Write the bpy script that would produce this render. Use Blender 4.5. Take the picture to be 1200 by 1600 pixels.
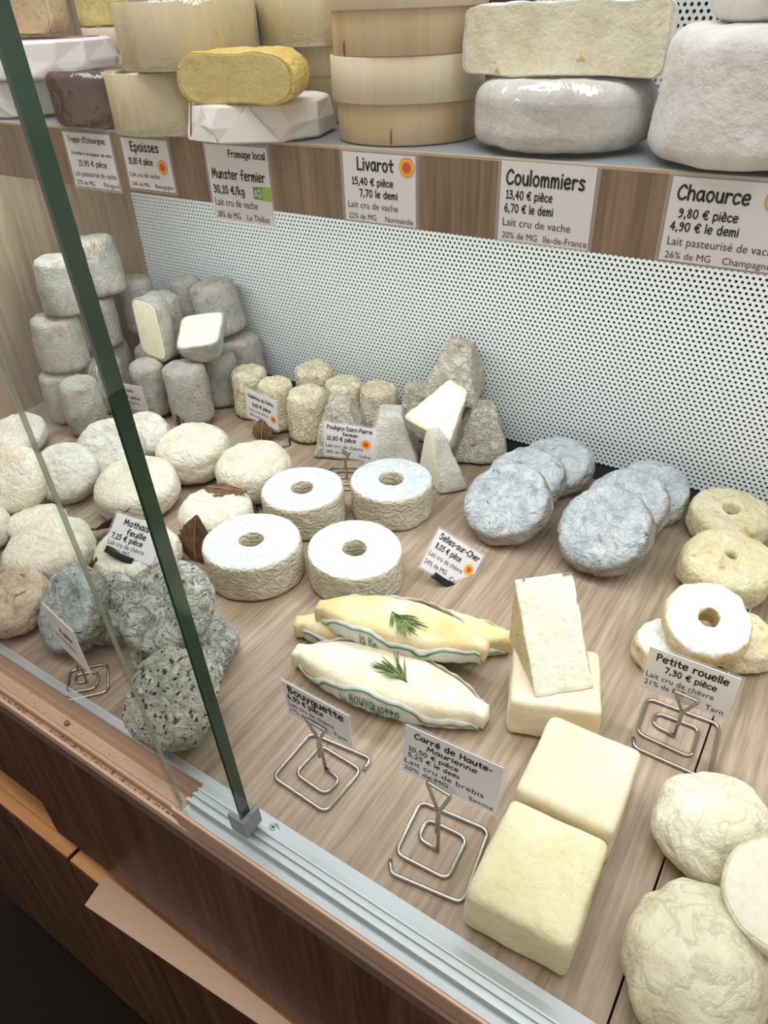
import bpy, bmesh, math, random
import numpy as np
from mathutils import Vector, Matrix, noise

for o in list(bpy.data.objects):
    bpy.data.objects.remove(o)
S = bpy.context.scene
COL = S.collection
DECK = 0.80                      # height of the deck above the shop floor; everything below is built from the deck and lifted at the end
PI = math.pi
R_ = math.radians

# ------------------------------------------------------------------ camera
cam = bpy.data.cameras.new('camera'); co = bpy.data.objects.new('camera', cam); COL.objects.link(co)
A = np.array([[0.83713137, 0.29340634, -0.46165333], [0.54606218, -0.49770678, 0.67387244], [-0.03204955, -0.81621118, -0.57686406]])
M = Matrix([[A[i, 0], -A[i, 1], -A[i, 2], (0, 0, .45)[i]] for i in range(3)] + [[0, 0, 0, 1]])
co.matrix_world = M
cam.sensor_fit = 'HORIZONTAL'; cam.sensor_width = 36; cam.lens = 1125 / 1200 * 36
cam.clip_start = .005; cam.clip_end = 50
S.camera = co

# ------------------------------------------------------------------ light
S.view_settings.view_transform = 'Standard'; S.view_settings.look = 'None'
S.view_settings.gamma = 1; S.view_settings.use_curve_mapping = False
S.view_settings.exposure = 0.14
w = bpy.data.worlds.new('shop_light'); S.world = w; w.use_nodes = True
w.node_tree.nodes['Background'].inputs[0].default_value = (1.0, .86, .75, 1)
w.node_tree.nodes['Background'].inputs[1].default_value = .60

def area(name, loc, target, sx, sy, power, col):
    l = bpy.data.lights.new(name, 'AREA'); l.shape = 'RECTANGLE'; l.size = sx; l.size_y = sy; l.energy = power; l.color = col
    o = bpy.data.objects.new(name, l); COL.objects.link(o); o.location = loc
    d = Vector(target) - Vector(loc); o.rotation_euler = d.to_track_quat('-Z', 'Y').to_euler()
    return o
area('ceiling_lamp', (-.3, .15, 1.75), (-.3, .42, 0), 2.2, .8, 23, (.93, .97, 1.0))
area('shelf_lamp', (-.25, .50, .326), (-.25, .52, 0), 1.3, .05, 3.0, (.90, .96, 1.0))

# ------------------------------------------------------------------ mesh helpers
def mk(name, v, f, mat, parent=None, smooth=True, loc=None):
    me = bpy.data.meshes.new(name); me.from_pydata([tuple(map(float, p)) for p in v], [], [tuple(map(int, q)) for q in f])
    if smooth:
        me.polygons.foreach_set('use_smooth', [True] * len(me.polygons))
    if mat: me.materials.append(mat)
    me.update()
    o = bpy.data.objects.new(name, me); COL.objects.link(o)
    if parent: o.parent = parent
    if loc: o.location = loc
    return o

def empty(name, loc=(0, 0, 0), rz=0):
    o = bpy.data.objects.new(name, None); o.empty_display_size = .02; COL.objects.link(o); o.location = loc; o.rotation_euler = (0, 0, rz)
    return o

def tag(o, label, cat, group=None, kind=None):
    o['label'] = label; o['category'] = cat
    if group: o['group'] = group
    if kind: o['kind'] = kind
    return o

def boxes(*bs):
    v = []; f = []
    for (x0, y0, z0, x1, y1, z1) in bs:
        n = len(v)
        v += [(x0, y0, z0), (x1, y0, z0), (x1, y1, z0), (x0, y1, z0), (x0, y0, z1), (x1, y0, z1), (x1, y1, z1), (x0, y1, z1)]
        f += [tuple(n + i for i in q) for q in ((3, 2, 1, 0), (4, 5, 6, 7), (0, 1, 5, 4), (1, 2, 6, 5), (2, 3, 7, 6), (3, 0, 4, 7))]
    return v, f

def box(name, b, mat, parent=None, bevel=0):
    o = mk(name, *boxes(b), mat, parent, False)
    if bevel:
        m = o.modifiers.new('bevel', 'BEVEL'); m.width = bevel; m.segments = 2; m.limit_method = 'ANGLE'
    return o

def prism_x(prof, x0, x1):                       # closed (y, z) outline swept along x
    n = len(prof)
    v = [(x0, y, z) for y, z in prof] + [(x1, y, z) for y, z in prof]
    f = [(i, (i + 1) % n, (i + 1) % n + n, i + n) for i in range(n)]
    f += [tuple(range(n))[::-1], tuple(range(n, 2 * n))]
    return v, f

def lathe(prof, n=60):
    v = []; f = []; rows = []
    for r, z in prof:
        if r < 1e-7:
            rows.append([len(v)] * n); v.append((0, 0, z))
        else:
            rows.append(list(range(len(v), len(v) + n)))
            v += [(r * math.cos(2 * PI * i / n), r * math.sin(2 * PI * i / n), z) for i in range(n)]
    for a, b in zip(rows, rows[1:]):
        for i in range(n):
            j = (i + 1) % n
            q = [a[i], a[j], b[j], b[i]]
            q2 = [q[k] for k in range(4) if q[k] != q[k - 1]]
            if len(q2) > 2: f.append(q2)
    return np.array(v, float), f

def disc_prof(R, H, rd=.2, taper=1.0, bulge=0.0, crown=0.0, hole=0.0, nt=9):
    e = min(rd * H, .49 * H); er = min(e * 1.2, R * .6)
    p = []
    def rad(z): t = z / H; return R * (1 + (taper - 1) * t) + bulge * 4 * t * (1 - t)
    r0 = hole * .9 if hole else 0
    for k in range(4): p.append((r0 + (R - er - r0) * k / 4, 0))
    for k in range(6):
        a = PI / 2 * k / 5; z = e * (1 - math.cos(a)); p.append((rad(z) - er * (1 - math.sin(a)), z))
    for k in range(1, 8): z = e + (H - 2 * e) * k / 8; p.append((rad(z), z))
    for k in range(6):
        a = PI / 2 * k / 5; z = H - e * (1 - math.sin(a)); p.append((rad(z) - er * (1 - math.cos(a)), z))
    rt = p[-1][0]
    for k in range(1, nt + 1):
        r = rt + (r0 - rt) * k / nt; p.append((r, H + crown * (1 - (r / rt) ** 2)))
    if hole:
        zt = p[-1][1]; p[-1] = (hole * 1.08, zt)
        p += [(hole, zt - .0012)] + [(hole * .95, zt + (0 - zt) * k / 5) for k in range(1, 5)] + [p[0]]
    return p

def normals(v, f):
    nn = np.zeros_like(v)
    for q in f:
        a, b, c = v[q[0]], v[q[1]], v[q[2]]
        n = np.cross(b - a, c - a)
        if len(q) == 4: n = n + np.cross(c - a, v[q[3]] - a)
        for i in q: nn[i] += n
    l = np.linalg.norm(nn, axis=1); l[l == 0] = 1
    return nn / l[:, None]

def displace(v, f, layers, seed, only=None):
    v = np.array(v, float); nn = normals(v, f); out = v.copy()
    s = Vector((seed * 7.13 % 97, seed * 3.71 % 89, seed * 5.37 % 83))
    for i, p in enumerate(v):
        d = 0
        P = Vector(p)
        for L in layers:
            amp, fr = L[0], L[1]; k = L[2] if len(L) > 2 else 'n'
            q = P * fr + s * (1 + fr * .001)
            if k == 'n': d += amp * noise.noise(q)
            elif k == 'r': d += amp * (1 - 2.2 * abs(noise.noise(q)))
            elif k == 't': d += amp * noise.turbulence(q, 3, True)
        if only: d *= only(p, nn[i])
        out[i] += nn[i] * d
    return out

def squarish(v, p):
    v = np.array(v); a = np.arctan2(v[:, 1], v[:, 0])
    k = (np.abs(np.cos(a)) ** p + np.abs(np.sin(a)) ** p) ** (-1 / p)
    v[:, 0] *= k; v[:, 1] *= k
    return v

def rbox(W, D, H, rad, n=14, top=1.0, topy=None):
    bm = bmesh.new(); bmesh.ops.create_cube(bm, size=2)
    bmesh.ops.subdivide_edges(bm, edges=bm.edges[:], cuts=n, use_grid_fill=True)
    bm.verts.ensure_lookup_table()
    v = np.array([x.co[:] for x in bm.verts]); f = [[x.index for x in q.verts] for q in bm.faces]; bm.free()
    half = np.array([W / 2, D / 2, H / 2])
    s = np.sign(v) * np.abs(v) ** .8; p = s * half
    q = np.clip(p, -(half - rad), half - rad); d = p - q
    l = np.linalg.norm(d, axis=1); l[l == 0] = 1
    on = (np.abs(v) > .999).any(1)
    p = np.where(on[:, None], q + d / l[:, None] * rad, p)
    p[:, 2] += H / 2
    t = p[:, 2] / H
    p[:, 0] *= 1 + (top - 1) * t; p[:, 1] *= 1 + ((topy if topy else top) - 1) * t
    return p, f

def solid_cut(v, f, pco, pno):
    bm = bmesh.new()
    vs = [bm.verts.new(p) for p in v]
    for q in f:
        try: bm.faces.new([vs[i] for i in q])
        except ValueError: pass
    bmesh.ops.bisect_plane(bm, geom=bm.verts[:] + bm.edges[:] + bm.faces[:], plane_co=pco, plane_no=pno, clear_outer=True)
    ed = [e for e in bm.edges if e.is_boundary]
    nf = set(bm.faces)
    bmesh.ops.edgenet_fill(bm, edges=ed)
    new = [q for q in bm.faces if q not in nf]
    bm.verts.index_update()
    V = np.array([x.co[:] for x in bm.verts]); F = [[x.index for x in q.verts] for q in bm.faces]
    bm.free()
    return V, F

def tube(pts, r, n=8, closed=False):
    P = [Vector(p) for p in pts]; v = []; f = []
    up = None; N = len(P)
    for i, p in enumerate(P):
        a = P[max(i - 1, 0)]; b = P[min(i + 1, N - 1)]; t = (b - a).normalized()
        if up is None:
            up = Vector((0, 0, 1)) if abs(t.z) < .9 else Vector((1, 0, 0))
        s = t.cross(up)
        if s.length < 1e-6: s = t.orthogonal()
        s.normalize(); up = s.cross(t).normalized()
        rr = r[i] if isinstance(r, (list, tuple)) else r
        for k in range(n):
            a2 = 2 * PI * k / n
            v.append(p + (s * math.cos(a2) + up * math.sin(a2)) * rr)
    for i in range(N - 1):
        for k in range(n):
            j = (k + 1) % n
            f.append((i * n + k, i * n + j, (i + 1) * n + j, (i + 1) * n + k))
    f += [tuple(range(n))[::-1], tuple(range((N - 1) * n, N * n))]
    return v, f

def rounded_path(pts, rad, seg=5):
    P = [Vector(p) for p in pts]; out = [P[0]]
    for a, b, c in zip(P, P[1:], P[2:]):
        d1 = (a - b); d2 = (c - b); k = min(rad, d1.length * .45, d2.length * .45)
        p, q = b + d1.normalized() * k, b + d2.normalized() * k
        for i in range(seg + 1):
            t = i / seg; out.append(p * (1 - t) ** 2 + b * 2 * t * (1 - t) + q * t * t)
    out.append(P[-1])
    return out

def join(*parts):
    v = []; f = []
    for a, b in parts:
        n = len(v); v += [tuple(p) for p in a]; f += [tuple(i + n for i in q) for q in b]
    return v, f

def rot(tilt, az, yaw=0):
    a = R_(az); ax = Vector((-math.sin(a), math.cos(a), 0))
    return Matrix.Rotation(R_(tilt), 3, ax) @ Matrix.Rotation(R_(yaw), 3, 'Z')

def settle(o, x, y, z0, m, kids=()):             # turn a thing and let its lowest point touch z0
    vs = [m @ v.co for v in o.data.vertices]
    c = (min(v.z for v in vs))
    o.matrix_world = Matrix.Translation((x, y, z0 - c)) @ m.to_4x4()

# ------------------------------------------------------------------ material helpers
def C3(h):
    h = h.lstrip('#'); r = [int(h[i:i + 2], 16) / 255 for i in (0, 2, 4)]
    return tuple((c / 12.92 if c <= .04045 else ((c + .055) / 1.055) ** 2.4) for c in r) + (1,)

class G:
    def __init__(s, name, rough=.6, spec=.4):
        s.m = bpy.data.materials.new(name); s.m.use_nodes = True; s.t = s.m.node_tree; s.n = s.t.nodes; s.L = s.t.links
        s.b = s.n['Principled BSDF']; s.b.inputs['Roughness'].default_value = rough; s.b.inputs['Specular IOR Level'].default_value = spec
        s.tc = s.n.new('ShaderNodeTexCoord'); s.co = None
    def put(s, sock, v):
        if hasattr(v, 'is_linked'): s.L.new(v, sock)
        else: sock.default_value = v
    def coord(s, scale=(1, 1, 1), rnd=True):
        mp = s.n.new('ShaderNodeMapping'); s.L.new(s.tc.outputs['Object'], mp.inputs[0]); mp.inputs['Scale'].default_value = scale
        if rnd:
            oi = s.n.new('ShaderNodeObjectInfo'); ml = s.n.new('ShaderNodeMath'); ml.operation = 'MULTIPLY'; ml.inputs[1].default_value = 37.0
            s.L.new(oi.outputs['Random'], ml.inputs[0])
            cb = s.n.new('ShaderNodeCombineXYZ')
            for i in range(3): s.L.new(ml.outputs[0], cb.inputs[i])
            s.L.new(cb.outputs[0], mp.inputs['Location'])
        return mp.outputs[0]
    def noise(s, co, scale, detail=5, rough=.6, dist=0, kind='FBM'):
        x = s.n.new('ShaderNodeTexNoise'); x.noise_type = kind; x.normalize = True; s.L.new(co, x.inputs['Vector'])
        x.inputs['Scale'].default_value = scale; x.inputs['Detail'].default_value = detail; x.inputs['Roughness'].default_value = rough; x.inputs['Distortion'].default_value = dist
        return x.outputs[0]
    def wave(s, co, scale, dist, dscale=1, axis='Z', detail=2):
        x = s.n.new('ShaderNodeTexWave'); x.bands_direction = axis; s.L.new(co, x.inputs['Vector']); x.inputs['Scale'].default_value = scale
        x.inputs['Distortion'].default_value = dist; x.inputs['Detail Scale'].default_value = dscale; x.inputs['Detail'].default_value = detail
        return x.outputs[1]
    def voro(s, co, scale, feat='F1', rnd=1.0):
        x = s.n.new('ShaderNodeTexVoronoi'); x.feature = feat; s.L.new(co, x.inputs['Vector']); x.inputs['Scale'].default_value = scale
        x.inputs['Randomness'].default_value = rnd
        return x.outputs['Distance']
    def ramp(s, fac, stops):
        x = s.n.new('ShaderNodeValToRGB'); s.L.new(fac, x.inputs[0]); e = x.color_ramp.elements
        while len(e) < len(stops): e.new(.5)
        for k, (p, c) in zip(e, stops): k.position = p; k.color = C3(c) if isinstance(c, str) else (c, c, c, 1)
        return x.outputs[0]
    def mix(s, fac, a, b, mode='MIX'):
        x = s.n.new('ShaderNodeMix'); x.data_type = 'RGBA'; x.blend_type = mode
        for sock, v in ((x.inputs[0], fac), (x.inputs[6], a), (x.inputs[7], b)):
            s.put(sock, C3(v) if isinstance(v, str) else v)
        return x.outputs[2]
    def math(s, op, a, b=0.0, c=None):
        x = s.n.new('ShaderNodeMath'); x.operation = op; s.put(x.inputs[0], a); s.put(x.inputs[1], b)
        if c is not None: s.put(x.inputs[2], c)
        return x.outputs[0]
    def color(s, v): s.put(s.b.inputs['Base Color'], C3(v) if isinstance(v, str) else v)
    def bump(s, h, strength=.4, dist=.002):
        x = s.n.new('ShaderNodeBump'); x.inputs['Strength'].default_value = strength; x.inputs['Distance'].default_value = dist; s.L.new(h, x.inputs['Height'])
        s.L.new(x.outputs[0], s.b.inputs['Normal']); return x

def plain(name, col, rough=.5, metal=0, spec=.4, bump=0, bsc=300):
    g = G(name, rough, spec); g.color(col); g.b.inputs['Metallic'].default_value = metal
    if bump:
        c = g.coord(); g.bump(g.noise(c, bsc, 4), bump, .001)
    return g.m

def wood(name, stops, axis, dens=70, rough=.5, fine=.35):
    g = G(name, rough, .35)
    sc = [dens, dens, dens]; sc['xyz'.index(axis)] = dens * .045
    c = g.coord(tuple(sc), True)
    n1 = g.noise(c, 1.0, 6, .62, .6)
    sc2 = [dens * 5, dens * 5, dens * 5]; sc2['xyz'.index(axis)] = dens * .22
    c2 = g.coord(tuple(sc2), True)
    n2 = g.noise(c2, 1.0, 3, .6)
    col = g.ramp(n1, stops)
    col = g.mix(fine, col, g.ramp(n2, [(.3, .25), (.62, .85)]), 'SOFT_LIGHT')
    g.color(col); g.bump(n2, .12, .0006)
    return g.m

def cheese(name, stops, sc=60, rough=.75, bump=.5, bsc=260, side=None, top=None, wr=0, wsc=90, specks=None, patches=None, lines=None, sideband=(.35, .75), wave=None, cavity=.22, dist=.3):
    g = G(name, rough, .25)
    c = g.coord()
    n1 = g.noise(c, sc, 6, .65)
    col = g.ramp(n1, stops)
    if patches:
        for pc, psc, lo, hi in patches:
            col = g.mix(g.ramp(g.noise(c, psc, 4, .6, .5), [(lo, 0.0), (hi, 1.0)]), col, pc)
    tz = None
    if side:
        sx = g.n.new('ShaderNodeSeparateXYZ'); g.L.new(g.tc.outputs['Normal'], sx.inputs[0])
        az = g.math('ABSOLUTE', sx.outputs[2])
        az = g.math('ADD', az, g.math('MULTIPLY', g.math('SUBTRACT', g.noise(c, 120, 3), .5), .35))
        tz = g.ramp(az, [(sideband[0], 0.0), (sideband[1], 1.0)])
        scol = g.ramp(g.noise(c, sc * 1.3, 6, .65), side)
        col = g.mix(tz, scol, col)
    if lines:                                   # faint mat marks pressed in the rind
        lc, lsc, lo, hi = lines
        x = g.n.new('ShaderNodeSeparateXYZ'); g.L.new(g.tc.outputs['Object'], x.inputs[0])
        l = g.math('PINGPONG', g.math('MULTIPLY', x.outputs[1], lsc), 1.0)
        k = g.math('MULTIPLY', g.ramp(l, [(lo, 1.0), (hi, 0.0)]), g.ramp(g.noise(c, 90, 3), [(.52, 0.0), (.64, 1.0)]))
        if tz is not None: k = g.math('MULTIPLY', k, tz)
        col = g.mix(k, col, lc)
    if specks:
        for kc, ksc, lo, hi in specks:
            col = g.mix(g.ramp(g.noise(c, ksc, 3, .55, dist), [(lo, 0.0), (hi, 1.0)]), col, kc)
    h = g.noise(c, bsc, 5, .65)
    if wr:
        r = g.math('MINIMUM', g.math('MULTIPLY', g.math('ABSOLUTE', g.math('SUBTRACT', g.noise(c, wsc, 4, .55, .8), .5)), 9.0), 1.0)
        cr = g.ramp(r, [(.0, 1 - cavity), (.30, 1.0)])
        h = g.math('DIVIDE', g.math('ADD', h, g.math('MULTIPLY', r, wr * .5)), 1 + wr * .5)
    if wave:
        wv = g.wave(c, wave[0], wave[1], wave[2], 'Z', 3)
        k = g.math('MULTIPLY', wv, wave[3])
        if tz is not None: k = g.math('MULTIPLY', k, g.math('SUBTRACT', 1.0, tz))
        h = g.math('ADD', h, k)
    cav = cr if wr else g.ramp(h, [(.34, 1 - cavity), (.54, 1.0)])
    col = g.mix(1.0, col, cav, 'MULTIPLY')  # shade of the crevices multiplied into the colour itself
    g.color(col); g.bump(h, min(1.0, bump), .0045)
    return g.m

def glassy(name, tint, gloss=.06, rough=.02, fres=True, bump=0, bsc=60, veil=0.0, veilcol='ffffff'):
    m = bpy.data.materials.new(name); m.use_nodes = True; t = m.node_tree; n = t.nodes; L = t.links
    n.remove(n['Principled BSDF']); out = n['Material Output']
    tr = n.new('ShaderNodeBsdfTransparent'); tr.inputs[0].default_value = C3(tint)
    gl = n.new('ShaderNodeBsdfGlossy'); gl.inputs['Roughness'].default_value = rough
    mx = n.new('ShaderNodeMixShader')
    base = tr.outputs[0]
    if veil:
        df = n.new('ShaderNodeBsdfDiffuse'); df.inputs[0].default_value = C3(veilcol)
        m0 = n.new('ShaderNodeMixShader'); m0.inputs[0].default_value = veil; L.new(base, m0.inputs[1]); L.new(df.outputs[0], m0.inputs[2]); base = m0.outputs[0]
    if fres:
        lw = n.new('ShaderNodeLayerWeight'); lw.inputs[0].default_value = .5
        pw = n.new('ShaderNodeMath'); pw.operation = 'POWER'; pw.inputs[1].default_value = 5.0; L.new(lw.outputs['Facing'], pw.inputs[0])
        ml = n.new('ShaderNodeMath'); ml.operation = 'MULTIPLY_ADD'; ml.inputs[1].default_value = gloss * .9; ml.inputs[2].default_value = gloss * .04; L.new(pw.outputs[0], ml.inputs[0]); L.new(ml.outputs[0], mx.inputs[0])
    else: mx.inputs[0].default_value = gloss
    if bump:
        tc = n.new('ShaderNodeTexCoord'); nz = n.new('ShaderNodeTexNoise'); L.new(tc.outputs['Object'], nz.inputs['Vector']); nz.inputs['Scale'].default_value = bsc; nz.inputs['Distortion'].default_value = 1.5; nz.inputs['Detail'].default_value = 3
        bp = n.new('ShaderNodeBump'); bp.inputs['Strength'].default_value = bump; bp.inputs['Distance'].default_value = .004; L.new(nz.outputs[0], bp.inputs['Height'])
        L.new(bp.outputs[0], gl.inputs['Normal'])
    L.new(base, mx.inputs[1]); L.new(gl.outputs[0], mx.inputs[2]); L.new(mx.outputs[0], out.inputs[0])
    return m

# ------------------------------------------------------------------ materials
m_deck = wood('oak_deck', [(.25, '7d6a58'), (.5, '9a8672'), (.75, 'b09d89')], 'y', 60, .45, .5)
m_endwood = wood('oak_end', [(.25, '75624e'), (.5, '917d65'), (.75, 'a48f76')], 'z', 34, .5, .4)
m_shelf = wood('walnut_shelf', [(.25, '5f4a38'), (.5, '7d654f'), (.75, '937a62')], 'z', 75, .45, .45)
m_fascia = wood('walnut_fascia', [(.25, '301f17'), (.5, '452e22'), (.75, '5a3f2d')], 'z', 60, .42, .5)
m_lightwood = wood('light_wood', [(.25, 'b07c4a'), (.5, 'c9945e'), (.75, 'd8a770')], 'x', 50, .5, .3)
m_edge = plain('pale_edging', 'b9a48c', .4)
m_alu = plain('aluminium', 'c3c8cc', .38, .65, .5)
m_tan = plain('warm_lit_tan', 'c2a48d', .42, .3, .5)  # aluminium profile tinted tan: warm room light mixed into its colour
m_profile = plain('brown_grey_profile', '5d5149', .5)
m_greyplastic = plain('grey_plastic', '8d9499', .5)
m_black = plain('black_plastic', '1b1b1d', .35)
m_rubber = plain('black_rubber', '131315', .6)
m_dark = plain('dark_void', '0a0908', .9)
m_wire = plain('steel_wire', 'b9b4ac', .25, 1.0)
m_darkwire = plain('dark_wire', '77726c', .3, 1.0)
m_screw = plain('screw_steel', 'c9cbcd', .3, 1.0)
m_card = plain('white_card', 'ebe6ea', .35, 0, .5)
m_ink = plain('black_ink', '1a171b', .6)
m_ink2 = plain('grey_ink', '3a363c', .6)
m_orange = plain('seal_orange', 'f0982c', .5)
m_yellow = plain('seal_yellow', 'f6c743', .5)
m_red = plain('seal_red', 'd9532f', .5)
m_greenlogo = plain('logo_green', '5f9a5c', .5)
m_lime = plain('logo_lime', '9cbf3b', .5)
m_white = plain('logo_white', 'f0f3ea', .5)
m_greenline = plain('green_print', '2f7d5c', .6)
m_blueprint = plain('blue_print', '5560a8', .6)
m_pinkprint = plain('pink_print', 'd98f86', .6)
m_film = glassy('cling_film', 'ffffff', .14, .10, False, 1.0, 38)
m_lam = glassy('laminate', 'ffffff', .05, .15, False, 0, 60, .10)
m_glass = glassy('clear_glass', 'fbfdfc', .5, .0, True)
def glass_edge():
    g = G('green_glass_edge', .12, .6); c = g.coord((6, 6, 5), False)
    g.color(g.ramp(g.noise(c, 1.2, 2, .5), [(.35, '0a2119'), (.55, '1b4433'), (.75, '2c6148')])); return g.m
m_gedge = glass_edge()
m_gline = glassy('pale_glass_edge', 'e4e8de', .25, .2, False, 0, 60, .35, 'c9cdbd')
m_leaf = cheese('dry_leaf', [(.3, '4d3726'), (.5, '6e5138'), (.72, '8a6b4b')], 60, .65, .6, 220)
m_leaf2 = cheese('dark_dry_leaf', [(.3, '35241a'), (.5, '4e3627'), (.72, '6b4c36')], 60, .65, .6, 220)
m_rib = plain('leaf_rib', 'a58a66', .6)
m_needle = cheese('rosemary_needles', [(.3, '45593a'), (.5, '6d8250'), (.7, '98a570')], 120, .5, .2)
m_stem = plain('rosemary_stem', '6b5748', .7)
m_paper = plain('white_paper', 'dddad2', .6, 0, .3, .15, 60)
m_wrap = plain('wrap_paper', 'e9e4e2', .5, 0, .35, .3, 40)

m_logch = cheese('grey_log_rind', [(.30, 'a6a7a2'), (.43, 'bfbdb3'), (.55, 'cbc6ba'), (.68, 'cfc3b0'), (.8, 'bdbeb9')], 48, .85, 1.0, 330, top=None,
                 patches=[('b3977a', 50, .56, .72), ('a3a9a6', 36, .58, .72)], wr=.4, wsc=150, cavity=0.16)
m_logpaste = cheese('log_paste', [(.3, 'e6dfbe'), (.6, 'f2ecd2')], 90, .6, .2, 260, cavity=.06)
m_drum = cheese('ivory_drum_rind', [(.3, 'e2d0ae'), (.5, 'eee0c2'), (.7, 'f3e9d2')], 50, .7, .9, 240, wr=1.4, wsc=95, cavity=0.10, patches=[('d6b27a', 40, .64, .8)])
m_pyr = cheese('pyramid_rind', [(.3, 'c4b9a6'), (.5, 'dad2c2'), (.7, 'e8e2d5')], 60, .8, 1.0, 260, wr=1.2, wsc=120, cavity=0.28, patches=[('b08d62', 60, .58, .72)])
m_pyrclean = cheese('pyramid_rind_pale', [(.3, 'c3bdb4'), (.5, 'd4cec5'), (.7, 'e4e0d8')], 45, .8, .6, 300, wr=.4, wsc=120)
m_pyrpaste = cheese('pyramid_paste', [(.3, 'eee8d4'), (.6, 'f6f2e4')], 60, .6, .12, 240, cavity=0.12)
m_pyrborder = cheese('pyramid_border', [(.3, 'dfd08f'), (.6, 'ece0ac')], 60, .6, .2, 240)
m_moth = cheese('cream_rind', [(.3, 'd6cab2'), (.5, 'e2d9c6'), (.7, 'eae4d6')], 40, .75, .8, 220, wr=.7, wsc=65, patches=[('d8c49c', 30, .62, .8)], cavity=0.12)
m_mothgrey = cheese('white_rind', [(.3, 'cfc6b8'), (.5, 'ddd6ca'), (.7, 'e9e4dc')], 45, .75, .7, 220, wr=.6, wsc=80, patches=[('cdb596', 30, .6, .75)], cavity=0.12)
m_ring = cheese('white_ring_rind', [(.3, 'ccd2d8'), (.6, 'dde1e5')], 60, .75, .45, 300, side=[(.3, 'b9ae9a'), (.5, 'ccc2ae'), (.7, 'dbd2c0')], lines=('c3c6c8', 250, .06, .2), wave=(40, 14, 2.2, .9), sideband=(.72, .93), patches=[('d8d4c6', 50, .64, .75)])
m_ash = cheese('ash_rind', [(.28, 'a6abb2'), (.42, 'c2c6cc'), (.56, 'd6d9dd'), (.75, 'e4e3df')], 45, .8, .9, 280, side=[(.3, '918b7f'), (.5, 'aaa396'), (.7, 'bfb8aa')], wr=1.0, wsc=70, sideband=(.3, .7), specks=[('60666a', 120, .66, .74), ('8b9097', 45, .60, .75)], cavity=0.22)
m_petite = cheese('yellow_cream_rind', [(.3, 'e0d0a4'), (.5, 'eadcb6'), (.7, 'f0e6cc')], 40, .65, .8, 200, wr=.6, wsc=70, patches=[('c79f58', 45, .60, .74)], cavity=0.14)
m_petitew = cheese('floury_ring_rind', [(.3, 'ece8e2'), (.6, 'f6f4f0')], 50, .75, .4, 260, side=[(.3, 'c9a568'), (.5, 'dcc9a2'), (.7, 'e9ddc6')], sideband=(.6, .9), specks=[('8d8478', 260, .70, .76)])
m_boat = cheese('boat_rind', [(.3, 'e3d4ac'), (.5, 'eee4c8'), (.7, 'f5efdd')], 25, .6, .3, 200, wr=.2, wsc=60, cavity=.06)
m_boaty = cheese('boat_rind_golden', [(.35, 'd6bd82'), (.5, 'e3d0a0'), (.65, 'efe3c4')], 22, .55, .3, 200, wr=.2, wsc=60, cavity=.06)
m_carre = cheese('pale_yellow_rind', [(.3, 'ddd0a0'), (.5, 'e6dcb6'), (.7, 'ece4c8')], 26, .6, .5, 200, wr=.2, wsc=50, cavity=.06)
m_carrep = cheese('peach_rind', [(.3, 'e3cfa8'), (.5, 'e8d8b8'), (.7, 'ecdfc6')], 18, .6, .2, 200, cavity=.06)
m_carrecut = cheese('ewe_paste', [(.3, 'e4e0c8'), (.6, 'ece9d8')], 40, .65, .4, 160, specks=[('c2b68e', 150, .75, .79)], cavity=.10)
m_carrerind = cheese('tan_rind', [(.3, 'c3ac80'), (.6, 'd8c59c')], 80, .75, .5, 300)
m_lump = cheese('lumpy_rind', [(.3, 'd0c5a2'), (.5, 'ddd5bc'), (.7, 'e8e2d0')], 22, .65, .6, 160, wr=.5, wsc=45, patches=[('cfc08a', 26, .62, .78)])
m_lumpcut = cheese('smooth_cut', [(.3, 'dfd6c4'), (.6, 'e8e0d0')], 30, .55, .1, 200, cavity=0.1)
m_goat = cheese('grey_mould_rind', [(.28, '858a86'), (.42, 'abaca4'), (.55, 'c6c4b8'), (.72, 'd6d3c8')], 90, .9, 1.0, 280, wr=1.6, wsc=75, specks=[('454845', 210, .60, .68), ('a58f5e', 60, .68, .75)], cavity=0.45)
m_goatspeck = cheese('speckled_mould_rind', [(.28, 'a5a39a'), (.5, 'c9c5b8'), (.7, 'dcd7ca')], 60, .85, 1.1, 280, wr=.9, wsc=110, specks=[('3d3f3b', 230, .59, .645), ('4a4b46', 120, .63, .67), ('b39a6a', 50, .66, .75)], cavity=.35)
m_goatblue = cheese('blue_mould_rind', [(.28, '87908f'), (.45, 'aab2b0'), (.6, 'c3c8c3')], 55, .85, 1.0, 260, wr=1.0, wsc=70, side=[(.3, '7d7c74'), (.6, 'a39f93')], specks=[('5a5f5c', 120, .62, .7)])
m_goatpink = cheese('pink_mould_rind', [(.3, 'b39a82'), (.5, 'c9b49c'), (.7, 'd6c8b2')], 60, .85, .8, 260, wr=.6, wsc=80, specks=[('6b645a', 140, .63, .7)])
m_poplar = wood('poplar_veneer', [(.25, 'd6c5a6'), (.5, 'dfd1b4'), (.75, 'e6dac2')], 'z', 30, .6, .2)
m_poplard = wood('poplar_veneer_dark', [(.25, 'c8ab84'), (.5, 'd4bb96'), (.75, 'ddc8a6')], 'z', 30, .6, .2)
m_poplarpale = wood('pale_box_veneer', [(.25, 'c9b88e'), (.5, 'd8c9a2'), (.75, 'e3d7b6')], 'z', 30, .6, .2)
m_staple = plain('staple', '6f6a62', .3, 1.0)
m_brown = cheese('brown_rind', [(.3, '3a1c11'), (.5, '4f2816'), (.7, '643822')], 40, .55, .5, 220)
m_brown2 = cheese('brown_wrapped', [(.3, '7a4a30'), (.5, '9a6646'), (.7, 'b58462')], 20, .4, .3, 120)
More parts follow.
